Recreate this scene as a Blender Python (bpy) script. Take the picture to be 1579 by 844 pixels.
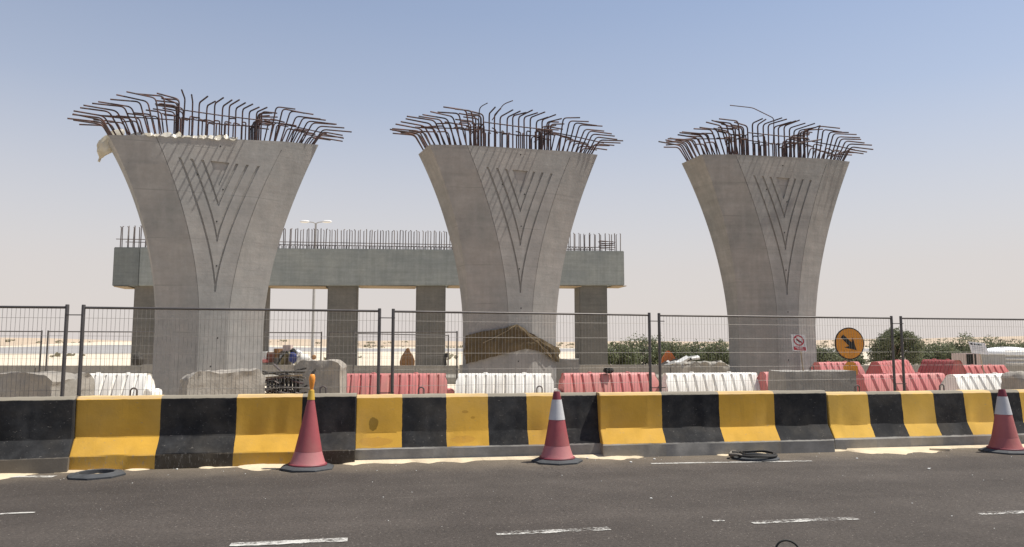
import bpy, bmesh, math, random
from mathutils import Vector, Matrix, noise
R = math.radians
for o in list(bpy.data.objects): bpy.data.objects.remove(o)
SC = bpy.context.scene
COL = SC.collection

# ------------------------------------------------------------ camera
F, CX, CY, H = 1150.0, 789.5, 422.0, 1.35
PITCH = math.atan((535 - CY) / F)
cam = bpy.data.cameras.new('camera'); cam.sensor_width = 36; cam.lens = 36 * F / 1579
cam.clip_start = 0.05; cam.clip_end = 6000
camo = bpy.data.objects.new('camera', cam); COL.objects.link(camo)
camo.location = (0, 0, H); camo.rotation_euler = (math.pi / 2 + PITCH, 0, 0)
SC.camera = camo

# ------------------------------------------------------------ sky, sun, exposure
SUN_EL, SUN_AZ = 64.0, 7.5            # azimuth counted from +X towards +Y
w = bpy.data.worlds.new('World'); SC.world = w; w.use_nodes = True
nt = w.node_tree; bg = nt.nodes['Background']
sky = nt.nodes.new('ShaderNodeTexSky'); sky.sky_type = 'NISHITA'; sky.sun_disc = False
sky.sun_elevation = R(SUN_EL); sky.sun_rotation = R(90 - SUN_AZ)
sky.air_density = 1.0; sky.dust_density = 0.3; sky.ozone_density = 1.0; sky.altitude = 0
# dusty air: a pale veil that thickens evenly towards the whole horizon
tc = nt.nodes.new('ShaderNodeTexCoord'); sx = nt.nodes.new('ShaderNodeSeparateXYZ'); nt.links.new(tc.outputs['Generated'], sx.inputs[0])
rp = nt.nodes.new('ShaderNodeValToRGB'); nt.links.new(sx.outputs['Z'], rp.inputs[0]); cr = rp.color_ramp
for i, (p_, v_) in enumerate(((0.0, .98), (.10, .90), (.20, .66), (.31, .36), (.42, .22), (.7, .08), (1.0, .03))):
    e_ = cr.elements[0] if i == 0 else (cr.elements.new(p_) if i < 6 else cr.elements[len(cr.elements) - 1])
    e_.position = p_; e_.color = (v_, v_, v_, 1)
vm = nt.nodes.new('ShaderNodeMix'); vm.data_type = 'RGBA'; nt.links.new(rp.outputs[0], vm.inputs[0]); nt.links.new(sky.outputs[0], vm.inputs[6])
SKY_S = 0.112
vm.inputs[7].default_value = (.555 / SKY_S, .508 / SKY_S, .488 / SKY_S, 1); nt.links.new(vm.outputs[2], bg.inputs[0])
bg.inputs[1].default_value = SKY_S
sl = bpy.data.lights.new('sun', 'SUN'); sl.energy = 5.0; sl.angle = R(0.55); sl.color = (1, 0.95, 0.86)
so = bpy.data.objects.new('sun', sl); COL.objects.link(so)
sd = Vector((math.cos(R(SUN_EL)) * math.cos(R(SUN_AZ)), math.cos(R(SUN_EL)) * math.sin(R(SUN_AZ)), math.sin(R(SUN_EL))))
so.rotation_euler = sd.to_track_quat('Z', 'Y').to_euler(); so.location = sd * 50
SC.view_settings.view_transform = 'Standard'; SC.view_settings.look = 'None'
SC.view_settings.exposure = 0.35; SC.view_settings.gamma = 1; SC.view_settings.use_curve_mapping = False
SC.render.engine = 'CYCLES'

# ------------------------------------------------------------ pixel <-> place
CP, SP = math.cos(PITCH), math.sin(PITCH)
def ray(x, y):
    u, v = (x - CX) / F, (CY - y) / F
    return Vector((u, CP - v * SP, SP + v * CP))
def at(x, y, Y):
    d = ray(x, y); t = Y / d.y
    return Vector((d.x * t, Y, H + d.z * t))
def gnd(x, y, z=0.0):
    d = ray(x, y); t = (z - H) / d.z
    return Vector((d.x * t, d.y * t, z))
def proj(p):
    r = Vector(p) - Vector((0, 0, H))
    dep = r.y * CP + r.z * SP; up = -r.y * SP + r.z * CP
    return CX + F * r.x / dep, CY - F * up / dep

# ------------------------------------------------------------ materials
MATS = {}
class NT:
    def __init__(s, name):
        s.m = bpy.data.materials.new(name); s.m.use_nodes = True
        s.t = s.m.node_tree; s.b = s.t.nodes['Principled BSDF']; s.out = s.t.nodes['Material Output']
        s.co = s.n('ShaderNodeTexCoord').outputs['Object']
    def n(s, k, **kw):
        nd = s.t.nodes.new(k)
        for a, v in kw.items(): setattr(nd, a, v)
        return nd
    def l(s, a, b): s.t.links.new(a, b)
    def put(s, sock, v):
        if hasattr(v, 'is_linked') or isinstance(v, bpy.types.NodeSocket): s.l(v, sock)
        else: sock.default_value = v
    def noise(s, scale, detail=4, rough=.55, sc3=None, vec=None, dist=0):
        nd = s.n('ShaderNodeTexNoise'); v = vec or s.co
        if sc3:
            mp = s.n('ShaderNodeMapping'); mp.inputs['Scale'].default_value = sc3; s.l(v, mp.inputs[0]); v = mp.outputs[0]
        s.l(v, nd.inputs['Vector'])
        nd.inputs['Scale'].default_value = scale; nd.inputs['Detail'].default_value = detail
        nd.inputs['Roughness'].default_value = rough; nd.inputs['Distortion'].default_value = dist
        return nd.outputs['Fac']
    def math(s, op, a, b=0.0, c=None, clamp=False):
        nd = s.n('ShaderNodeMath', operation=op); nd.use_clamp = clamp
        s.put(nd.inputs[0], a); s.put(nd.inputs[1], b)
        if c is not None: s.put(nd.inputs[2], c)
        return nd.outputs[0]
    def rng(s, v, a, b, c=0.0, d=1.0):
        nd = s.n('ShaderNodeMapRange'); s.put(nd.inputs[0], v)
        for i, q in enumerate((a, b, c, d)): nd.inputs[i + 1].default_value = q
        return nd.outputs[0]
    def mix(s, f, a, b, mode='MIX'):
        nd = s.n('ShaderNodeMix', data_type='RGBA', blend_type=mode)
        s.put(nd.inputs[0], f)
        for sock, v in ((nd.inputs[6], a), (nd.inputs[7], b)):
            if isinstance(v, tuple): sock.default_value = v + (1,) if len(v) == 3 else v
            else: s.l(v, sock)
        return nd.outputs[2]
    def gain(s, col, f, lo, hi):
        v = s.rng(f, 0.25, 0.75, lo, hi)
        c = s.n('ShaderNodeCombineColor'); 
        for i in range(3): s.l(v, c.inputs[i])
        return s.mix(1.0, col, c.outputs[0], 'MULTIPLY')
    def xyz(s, v=None):
        nd = s.n('ShaderNodeSeparateXYZ'); s.l(v or s.co, nd.inputs[0]); return nd.outputs
    def bump(s, h, st=.3, d=.02):
        nd = s.n('ShaderNodeBump'); nd.inputs['Strength'].default_value = st; nd.inputs['Distance'].default_value = d
        s.l(h, nd.inputs['Height']); s.l(nd.outputs[0], s.b.inputs['Normal'])
    def done(s, col, rough=.8, spec=.3, metal=0):
        s.put(s.b.inputs['Base Color'], col if not isinstance(col, tuple) else col + (1,))
        s.put(s.b.inputs['Roughness'], rough); s.b.inputs['Specular IOR Level'].default_value = spec
        s.b.inputs['Metallic'].default_value = metal
        return s.m

def plain(name, col, rough=.7, spec=.3, metal=0, var=.12, scale=6, bump=0):
    t = NT(name)
    c = t.gain(col, t.noise(scale, 5), 1 - var, 1 + var)
    if bump: t.bump(t.noise(scale * 4, 4), bump, .01)
    return t.done(c, rough, spec, metal)

def concrete(name, col, streak=.12, mott=.14, pour=0, drip=.08, bump=.25, warm=(1.05, .99, .95)):
    t = NT(name)
    n1 = t.noise(.55, 6, .65)
    c = t.mix(t.rng(n1, .35, .65), col, tuple(a * b for a, b in zip(col, warm)))
    c = t.gain(c, n1, 1 - mott, 1 + mott)
    c = t.gain(c, t.noise(1, 4, .6, (.35, .35, 7)), 1 - streak, 1 + streak)
    c = t.gain(c, t.noise(1, 3, .6, (5, 5, .3)), 1 - drip, 1 + drip)
    c = t.gain(c, t.noise(2.3, 6, .7, (1, 1, 1.6)), .88, 1.10)
    c = t.gain(c, t.noise(9, 6, .7), .92, 1.08)
    st = t.rng(t.noise(1.1, 6, .75, (1, 1, .5), dist=.6), .60, .70)
    c = t.mix(t.math('MULTIPLY', st, .22), c, tuple(min(1, a * 1.45) for a in col))
    pits = t.rng(t.noise(26, 2, .5), .70, .76)
    c = t.mix(t.math('MULTIPLY', pits, .45), c, tuple(a * .45 for a in col))
    hgt = t.noise(14, 6, .65)
    if pour:
        z = t.xyz()[2]
        zz = t.math('ADD', z, t.math('MULTIPLY', t.noise(1.3, 3), .05))
        m = t.math('ABSOLUTE', t.math('SUBTRACT', t.math('FRACT', t.math('DIVIDE', zz, pour)), .5))
        ln = t.math('MULTIPLY', t.rng(m, .0, .014, 1, 0), t.rng(t.noise(1.1, 3), .45, .65))
        c = t.mix(t.math('MULTIPLY', ln, .6), c, tuple(a * .5 for a in col))
        # faint fins of the form lining
        fl = t.rng(t.noise(1, 2, .5, (.25, .25, 22)), .35, .75)
        hgt = t.math('ADD', hgt, t.math('MULTIPLY', fl, .18))
    t.bump(hgt, bump, .02)
    return t.done(c, .88, .2)

def M(k): return MATS[k]
MATS['pier'] = concrete('pier_concrete', (.252, .251, .244), .05, .17, 1.15, .08)
MATS['pier2'] = concrete('pier_concrete_b', (.248, .243, .234), .07, .18, 1.0, .08)
MATS['pier3'] = concrete('pier_concrete_c', (.233, .231, .221), .10, .20, .9, .12)
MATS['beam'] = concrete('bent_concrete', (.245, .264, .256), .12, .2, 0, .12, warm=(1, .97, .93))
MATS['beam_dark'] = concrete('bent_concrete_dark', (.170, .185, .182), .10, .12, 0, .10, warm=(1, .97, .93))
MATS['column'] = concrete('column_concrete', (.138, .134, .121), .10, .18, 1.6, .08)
MATS['block'] = concrete('rough_concrete', (.285, .265, .232), .12, .22, 0, .14, .6)
MATS['block_clean'] = concrete('block_concrete', (.290, .280, .255), .06, .14, 0, .16)
MATS['wall'] = concrete('low_wall_concrete', (.300, .285, .250), .08, .18, 0, .10)
MATS['hole'] = plain('hole', (.02, .02, .02), .9)
def rust():
    t = NT('rusty_steel')
    c = t.mix(t.rng(t.noise(9, 4), .4, .65), (.050, .040, .042), (.115, .058, .045))
    t.bump(t.noise(120, 2), .4, .004)
    return t.done(c, .75, .35, .35)
MATS['rust'] = rust()
MATS['rust_red'] = plain('rust_red', (.17, .07, .05), .8, .2, .2, .25)
MATS['bar_pale'] = plain('galvanised_bar', (.22, .195, .185), .6, .4, .3, .2, 3)
MATS['bar_dark'] = plain('dark_bar', (.12, .10, .095), .7, .3, .3, .2, 3)
MATS['steel'] = plain('galvanised_steel', (.105, .095, .09), .5, .5, .6, .2, 5)
MATS['wire'] = plain('galvanised_wire', (.22, .205, .19), .6, .4, .4, .1, 3)
MATS['rubber'] = plain('black_rubber', (.055, .058, .062), .75, .3, 0, .3, 9, .2)
MATS['rubber_dark'] = plain('dark_rubber', (.022, .021, .02), .7, .3, 0, .3, 9)
MATS['lamp_white'] = plain('lamp_white', (.75, .74, .72), .4, .4)
MATS['white_plastic_sheet'] = None
def plastic(name, col, dirt=.2):
    t = NT(name)
    c = t.gain(col, t.noise(2.2, 5), .86, 1.1)
    c = t.mix(t.math('MULTIPLY', t.rng(t.noise(1.6, 6, .65, (1, 1, .35)), .48, .72), dirt), c, (.30, .235, .17))
    t.bump(t.noise(30, 3), .12, .01)
    return t.done(c, .55, .35)
MATS['red_plastic'] = plastic('faded_red_plastic', (.53, .175, .165), .35)
MATS['red_plastic_deep'] = plastic('deep_red_plastic', (.46, .125, .115), .3)
MATS['white_plastic'] = plastic('white_plastic', (.82, .79, .73), .35)
MATS['cone_red'] = plastic('faded_cone_red', (.33, .075, .085), .35)
MATS['cone_pink'] = plastic('faded_cone_pink', (.40, .115, .11), .35)
MATS['cone_skirt'] = plastic('pale_cone_skirt', (.46, .16, .17), .35)
MATS['cone_dark'] = plastic('dark_cone_tip', (.20, .035, .05), .2)
MATS['cone_white'] = plastic('cone_band', (.55, .54, .54), .45)
MATS['yellow_tape'] = plastic('yellow_tape', (.62, .40, .06), .3)
MATS['amber'] = plastic('amber_lens', (.80, .30, .05), .1)
MATS['amber'].node_tree.nodes['Principled BSDF'].inputs['Roughness'].default_value = .25
MATS['orange'] = plain('orange_sign_sheet', (.62, .25, .03), .5, .3, 0, .12, 5)
MATS['sign_black'] = plain('sign_black', (.02, .019, .017), .6)
MATS['sign_white'] = plain('sign_white', (.78, .76, .74), .5, .3, 0, .06)
MATS['sign_red'] = plain('sign_red', (.50, .05, .07), .5, .3, 0, .1)
MATS['wood'] = plain('weathered_wood', (.33, .25, .16), .85, .2, 0, .3, 12)
MATS['wood_pale'] = plain('pale_plywood', (.48, .40, .29), .85, .2, 0, .25, 5)
MATS['charred'] = plain('dark_scrap', (.045, .04, .034), .8, .3, 0, .4, 8)
MATS['scrap'] = plain('grey_scrap', (.17, .15, .125), .8, .3, .1, .4, 8)
MATS['tank_white'] = plain('tank_white', (.80, .80, .78), .5)
MATS['tank_grey'] = plain('tank_grey', (.36, .35, .335), .5, .4, .1, .1)
MATS['teal'] = plain('teal_grey', (.25, .33, .33), .7)
MATS['pinkish'] = plain('pink_grey', (.50, .40, .36), .7)
MATS['blue'] = plain('blue_cloth', (.035, .045, .15), .9)
MATS['black_cloth'] = plain('black_cloth', (.02, .02, .018), .9)
MATS['olive'] = plain('olive_canvas', (.17, .15, .10), .9)
MATS['brown'] = plain('brown_cloth', (.24, .13, .06), .9, .2, 0, .3)
MATS['orange_cloth'] = plain('orange_plastic', (.55, .17, .05), .7)
MATS['rubble_white'] = plain('pale_rubble', (.62, .61, .57), .85)
MATS['bark'] = plain('bark', (.12, .09, .065), .9)
def burlap():
    t = NT('burlap')
    c = t.gain((.098, .074, .044), t.noise(2.5, 5), .72, 1.25)
    c = t.gain(c, t.noise(90, 2), .8, 1.2)
    t.bump(t.noise(70, 3), .5, .01)
    return t.done(c, .95, .1)
MATS['burlap'] = burlap()
MATS['rope'] = plain('rope', (.21, .165, .105), .9, .1)
def sheet():
    t = NT('plastic_sheeting')
    c = t.mix(t.rng(t.noise(3, 4), .4, .65), (.66, .60, .47), (.74, .71, .64))
    t.b.inputs['Transmission Weight'].default_value = .0
    m = t.done(c, .35, .5)
    tr = t.n('ShaderNodeBsdfTranslucent'); t.l(c, tr.inputs[0])
    mx = t.n('ShaderNodeMixShader'); mx.inputs[0].default_value = .45
    t.l(t.b.outputs[0], mx.inputs[1]); t.l(tr.outputs[0], mx.inputs[2]); t.l(mx.outputs[0], t.out.inputs[0])
    return m
MATS['sheet'] = sheet()
def leaf(name, c1, c2):
    t = NT(name)
    c = t.mix(t.rng(t.noise(1.2, 4), .35, .65), c1, c2)
    c = t.gain(c, t.noise(14, 2), .7, 1.3)
    m = t.done(c, .7, .25)
    tr = t.n('ShaderNodeBsdfTranslucent'); t.l(c, tr.inputs[0])
    mx = t.n('ShaderNodeMixShader'); mx.inputs[0].default_value = .25
    t.l(t.b.outputs[0], mx.inputs[1]); t.l(tr.outputs[0], mx.inputs[2]); t.l(mx.outputs[0], t.out.inputs[0])
    return m
MATS['leaf'] = leaf('desert_leaf', (.195, .210, .120), (.130, .152, .080))
MATS['leaf_dark'] = leaf('tree_leaf', (.130, .145, .080), (.170, .180, .105))
MATS['scrub'] = leaf('dry_scrub', (.22, .20, .13), (.28, .245, .165))
def sand(name, a, b, sc=.05):
    t = NT(name)
    c = t.mix(t.rng(t.noise(sc, 6, .6), .35, .65), a, b)
    c = t.gain(c, t.noise(2.5, 6, .7), .85, 1.12)
    t.bump(t.noise(4, 6, .7), .5, .06)
    return t.done(c, .95, .1)
MATS['sand'] = sand('desert_sand', (.57, .49, .375), (.63, .55, .43))
MATS['drift'] = sand('drift_sand', (.62, .52, .37), (.52, .43, .30), 1.5)
MATS['hill'] = sand('hill_sand', (.42, .33, .24), (.48, .385, .285), .01)
MATS['far_road'] = plain('far_road_grey', (.30, .285, .27), .9, .1, 0, .1, .05)
def asphalt():
    t = NT('asphalt')
    c = t.mix(t.rng(t.noise(.35, 5, .6), .35, .65), (.060, .0505, .0435), (.076, .0645, .0555))
    c = t.gain(c, t.noise(1, 3, .5, (.05, 1.1, 1)), .78, 1.22)      # wheel tracks along the lane
    c = t.gain(c, t.noise(2.6, 6, .7), .84, 1.16)
    c = t.gain(c, t.noise(36, 4, .8), .52, 1.5)
    sp = t.rng(t.noise(48, 1, .4), .70, .73)
    c = t.mix(t.math('MULTIPLY', sp, .6), c, (.27, .24, .205))
    dk = t.rng(t.noise(42, 1, .4), .31, .27)
    c = t.mix(t.math('MULTIPLY', dk, .6), c, (.02, .018, .017))
    ln = t.rng(t.noise(1, 4, .6, (.25, 3.2, 1)), .66, .72)
    c = t.mix(t.math('MULTIPLY', ln, .15), c, (.22, .195, .165))
    y = t.xyz()[1]                                                  # dust next to the barriers
    du = t.math('MULTIPLY', t.rng(t.math('ADD', y, t.math('MULTIPLY', t.noise(1.3, 6, .7), .9)), -.35, .55), .28)
    c = t.mix(du, c, (.36, .29, .20))
    st = t.rng(t.noise(.9, 5, .6, (1, 1.6, 1)), .30, .24)           # oil stains
    c = t.mix(t.math('MULTIPLY', st, .45), c, (.026, .023, .02))
    wv = t.n('ShaderNodeTexVoronoi', feature='DISTANCE_TO_EDGE'); wv.inputs['Scale'].default_value = .33
    dv = t.n('ShaderNodeVectorMath', operation='ADD'); nz = t.n('ShaderNodeTexNoise'); nz.inputs['Scale'].default_value = 1.8; nz.inputs['Detail'].default_value = 5
    t.l(t.co, nz.inputs['Vector']); t.l(t.co, dv.inputs[0]); t.l(nz.outputs['Color'], dv.inputs[1]); t.l(dv.outputs[0], wv.inputs['Vector'])
    ck = t.math('MULTIPLY', t.rng(wv.outputs['Distance'], .0, .004, 1, 0), t.rng(t.noise(.5, 2), .5, .62))
    c = t.mix(t.math('MULTIPLY', ck, .55), c, (.018, .016, .015))
    t.bump(t.noise(60, 4, .8), .7, .014)
    return t.done(c, .9, .2)
MATS['asphalt'] = asphalt()
def paint(name, lo, hi, sc=7):
    t = NT(name)
    m = t.done((.50, .48, .44), .8, .2)
    tr = t.n('ShaderNodeBsdfTransparent'); mx = t.n('ShaderNodeMixShader')
    f = t.rng(t.math('ADD', t.math('MULTIPLY', t.noise(sc, 5, .7, (.5, 1.5, 1)), .45), t.math('MULTIPLY', t.noise(sc * 6, 5, .8, (.7, 1.2, 1)), .55)), lo, hi)
    t.l(f, mx.inputs[0]); t.l(tr.outputs[0], mx.inputs[1]); t.l(t.b.outputs[0], mx.inputs[2]); t.l(mx.outputs[0], t.out.inputs[0])
    return m
MATS['paint'] = paint('lane_paint', .425, .535)
MATS['paint_worn'] = paint('worn_lane_paint', .485, .575)
MATS['paint_specks'] = paint('paint_specks', .60, .64, 9)

# ------------------------------------------------------------ mesh helpers
class MB:
    def __init__(s): s.v = []; s.f = []
    def add(s, vs, fs):
        o = len(s.v); s.v += [tuple(p) for p in vs]; s.f += [tuple(i + o for i in q) for q in fs]; return s
    def box(s, a, b, rot=None, c=None):
        x0, y0, z0 = a; x1, y1, z1 = b
        vs = [Vector(p) for p in ((x0,y0,z0),(x1,y0,z0),(x1,y1,z0),(x0,y1,z0),(x0,y0,z1),(x1,y0,z1),(x1,y1,z1),(x0,y1,z1))]
        if rot is not None:
            vs = [rot @ p for p in vs]
        if c is not None: vs = [p + Vector(c) for p in vs]
        return s.add(vs, [(0,3,2,1),(4,5,6,7),(0,1,5,4),(1,2,6,5),(2,3,7,6),(3,0,4,7)])
    def tube(s, pts, r, n=6):
        pts = [Vector(p) for p in pts]; rr = r if isinstance(r, (list, tuple)) else [r] * len(pts)
        vs = []; up = None
        for i, p in enumerate(pts):
            d = (pts[min(i + 1, len(pts) - 1)] - pts[max(i - 1, 0)])
            if d.length < 1e-9: d = Vector((0, 0, 1))
            d.normalize()
            if up is None: up = Vector((0, 0, 1)) if abs(d.z) < .9 else Vector((1, 0, 0))
            a = d.cross(up).normalized(); b = a.cross(d).normalized(); up = b
            for k in range(n):
                t = 2 * math.pi * k / n
                vs.append(p + a * math.cos(t) * rr[i] + b * math.sin(t) * rr[i])
        fs = []
        for i in range(len(pts) - 1):
            for k in range(n):
                k2 = (k + 1) % n
                fs.append((i*n+k, i*n+k2, (i+1)*n+k2, (i+1)*n+k))
        fs.append(tuple(range(n - 1, -1, -1))); fs.append(tuple((len(pts)-1)*n + k for k in range(n)))
        return s.add(vs, fs)
    def lathe(s, prof, n=28, cap=True):
        vs = []; fs = []
        for r, z in prof:
            for k in range(n):
                t = 2 * math.pi * k / n; vs.append((r * math.cos(t), r * math.sin(t), z))
        for i in range(len(prof) - 1):
            for k in range(n):
                k2 = (k + 1) % n
                fs.append((i*n+k, i*n+k2, (i+1)*n+k2, (i+1)*n+k))
        if cap:
            fs.append(tuple(range(n - 1, -1, -1))); fs.append(tuple((len(prof)-1)*n + k for k in range(n)))
        return s.add(vs, fs)
    def prism(s, poly, t0, t1, axis='y'):
        n = len(poly)
        def P(a, b, t): return (a, t, b) if axis == 'y' else (a, b, t)
        vs = [P(a, b, t0) for a, b in poly] + [P(a, b, t1) for a, b in poly]
        fs = [tuple(range(n)), tuple(range(2*n-1, n-1, -1))]
        for i in range(n):
            j = (i + 1) % n; fs.append((j, i, i + n, j + n))
        return s.add(vs, fs)
    def grid(s, fn, nu, nv, close_u=False):
        vs = [fn(i / (nu if close_u else nu - 1), j / (nv - 1)) for j in range(nv) for i in range(nu)]
        fs = []
        for j in range(nv - 1):
            for i in range(nu if close_u else nu - 1):
                i2 = (i + 1) % nu
                fs.append((j*nu+i, j*nu+i2, (j+1)*nu+i2, (j+1)*nu+i))
        return s.add(vs, fs)
    def mesh(s, name, fix=True, smooth=None, bevel=0):
        me = bpy.data.meshes.new(name); me.from_pydata(s.v, [], s.f)
        bm = bmesh.new(); bm.from_mesh(me)
        if fix: bmesh.ops.recalc_face_normals(bm, faces=bm.faces)
        if bevel:
            bmesh.ops.bevel(bm, geom=[e for e in bm.edges if len(e.link_faces) == 2 and e.calc_face_angle(0) > .6], offset=bevel, segments=2, affect='EDGES', clamp_overlap=True)
        if smooth is not None: sharpen(bm, smooth)
        bm.to_mesh(me); bm.free()
        return me
    def build(s, name, mat, parent=None, smooth=None, bevel=0, fix=True):
        return link(name, s.mesh(name, fix, smooth, bevel), mat, parent)
def sharpen(bm, ang):
    for f in bm.faces: f.smooth = True
    for e in bm.edges:
        e.smooth = len(e.link_faces) == 2 and e.calc_face_angle(3) < R(ang)
def link(name, me, mat, parent=None):
    o = bpy.data.objects.new(name, me); COL.objects.link(o)
    if mat is not None:
        me.materials.clear(); me.materials.append(MATS[mat] if isinstance(mat, str) else mat)
    if parent is not None: o.parent = parent
    return o
def share(name, src, parent=None, loc=(0,0,0), rot=(0,0,0), scale=(1,1,1)):
    o = bpy.data.objects.new(name, src); COL.objects.link(o); o.location = loc; o.rotation_euler = rot; o.scale = scale
    if parent is not None: o.parent = parent
    return o
def tag(o, label=None, cat=None, group=None, kind=None):
    if label: o['label'] = label
    if cat: o['category'] = cat
    if group: o['group'] = group
    if kind: o['kind'] = kind
    return o
def thing(name, label, cat, loc=(0,0,0), rz=0, group=None):
    o = bpy.data.objects.new(name, None); COL.objects.link(o); o.location = loc; o.rotation_euler = (0, 0, rz)
    o.empty_display_size = .2
    return tag(o, label, cat, group)
def fb(p, sc=1, oc=4): return noise.fractal(Vector(p) * sc, 1.0, 2.0, oc)
def ico(r, sub=2):
    bm = bmesh.new(); bmesh.ops.create_icosphere(bm, subdivisions=sub, radius=r)
    v = [q.co.copy() for q in bm.verts]; f = [tuple(x.index for x in q.verts) for q in bm.faces]; bm.free()
    return v, f
def lump(c, rad, seed, sub=3, amp=.25, sc=1.6, flat=None):
    v, f = ico(1, sub); out = []
    for p in v:
        q = p * (1 + amp * fb(p * sc + Vector((seed * 7.3, seed, 0))))
        q = Vector((q.x * rad[0], q.y * rad[1], q.z * rad[2]))
        if flat is not None: q.z = max(q.z, flat)
        out.append(q + Vector(c))
    return out, f

# ------------------------------------------------------------ ground
def terrain_z(x, y):
    d = math.hypot(x, y)
    t = max(0, min(1, (d - 120) / 480)); t = t * t * (3 - 2 * t)
    ang = math.atan2(x, y)
    hh = 4.6 + 2.2 * fb((ang * 6, 3.1, 0)) + 3.2 * max(0, ang - .12) + 1.2 * max(0, -ang - .2)
    if ang > .56: hh += 22 * min(.12, ang - .56)
    z = t * hh * (1 if d < 600 else d / 600)
    if d > 40: z += min(1, (d - 40) / 60) * .35 * fb((x * .03, y * .03, 1))
    return z - .03
def make_ground():
    rr = [0, 3, 6, 10, 16, 24, 34, 46, 60, 75, 92, 112, 135, 160, 190, 225, 265, 310, 360, 420, 490, 570, 660, 800, 1100, 1700, 3000]
    na = 180
    mb = MB(); vs = [(0, 0, -.03)]; fs = []
    for r in rr[1:]:
        for k in range(na):
            a = 2 * math.pi * k / na; x, y = r * math.sin(a), r * math.cos(a)
            vs.append((x, y, terrain_z(x, y)))
    for k in range(na): fs.append((0, 1 + (k + 1) % na, 1 + k))
    for j in range(len(rr) - 2):
        for k in range(na):
            k2 = (k + 1) % na
            fs.append((1+j*na+k, 1+j*na+k2, 1+(j+1)*na+k2, 1+(j+1)*na+k))
    mb.add(vs, fs); o = mb.build('ground', None, smooth=60)
    o.data.materials.append(M('sand')); o.data.materials.append(M('hill'))
    for p in o.data.polygons:
        if p.center.length > 250: p.material_index = 1
    return tag(o, kind='structure')
make_ground()

ROAD_A = R(9.5); RO = gnd(789, 709)
RT = Vector((math.cos(ROAD_A), math.sin(ROAD_A), 0)); RN = Vector((math.sin(ROAD_A), -math.cos(ROAD_A), 0))
def road_local(p):
    d = Vector(p) - RO; return d.dot(RT), -d.dot(RN)
mb = MB().grid(lambda u, v: (-70 + 140 * u, -14 + 15.2 * v, 0), 60, 14)
road = mb.build('road', 'asphalt'); road.location = RO; road.rotation_euler = (0, 0, ROAD_A); tag(road, kind='structure')

def dash(px0, px1, wid, mat, z=.005):
    a, b = gnd(*px0), gnd(*px1); a.z = b.z = 0
    d = (b - a); L = d.length; ang = math.atan2(d.y, d.x)
    rnd = random.Random(int(px0[0]))
    n = max(8, int(L / .05))
    top = [(L * i / n, wid / 2 + rnd.uniform(-.012, .008)) for i in range(n + 1)]
    bot = [(L * i / n, -wid / 2 + rnd.uniform(-.008, .012)) for i in range(n + 1)]
    mb = MB(); vs = [(x, y, 0) for x, y in bot] + [(x, y, 0) for x, y in top]
    mb.add(vs, [(i, i + 1, n + 2 + i, n + 1 + i) for i in range(n)])
    o = mb.build('lane_marking', mat, fix=False); o.location = (a.x, a.y, z); o.rotation_euler = (0, 0, ang)
    return tag(o, kind='structure')
dash((355, 841), (536, 833), .10, 'paint')
dash((765, 824), (940, 816), .10, 'paint_worn')
dash((1098, 803.5), (1116, 803), .07, 'paint_worn')
dash((1158, 806.5), (1320, 800), .10, 'paint_worn')
dash((1508, 793), (1640, 788), .10, 'paint_worn')
dash((-60, 796), (54, 791), .045, 'paint')
dash((1004, 715.5), (1252, 711.5), .07, 'paint')
dash((1255, 735), (1660, 723), .22, 'paint_specks')
dash((-40, 736), (84, 735.5), .10, 'paint')

# sand blown against the barrier feet
def drift():
    mb = MB(); n = 420; rows = 7; vs = []
    for i in range(n + 1):
        x = -9 + 20 * i / n
        p = RO + RT * x
        wv = .05 + .85 * max(0, fb((x * .75, 4.2, 0), 1, 5)) + .05 * fb((x * 4, 1, 0))
        wv = max(.01, wv)
        for j in range(rows):
            t = j / (rows - 1)
            y = -(wv * (t ** .8)) * 1.0 + .32
            if j == rows - 1: y += .02 * fb((x * 9, 2, 0))
            yy = y - .30
            z = .03 * (1 - t) ** 1.3 + .001 + (.006 * fb((x * 5, y * 9, 0)) if 0 < j < rows - 1 else 0)
            q = RO + RT * x - RN * (yy + .02); vs.append((q.x, q.y, z))
    fs = [(i*rows+j, i*rows+j+1, (i+1)*rows+j+1, (i+1)*rows+j) for i in range(n) for j in range(rows - 1)]
    o = MB().add(vs, fs).build('sand_drift', 'drift', smooth=60)
    return tag(o, 'thin pale sand blown along the foot of the striped barriers', 'sand', kind='stuff')

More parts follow.
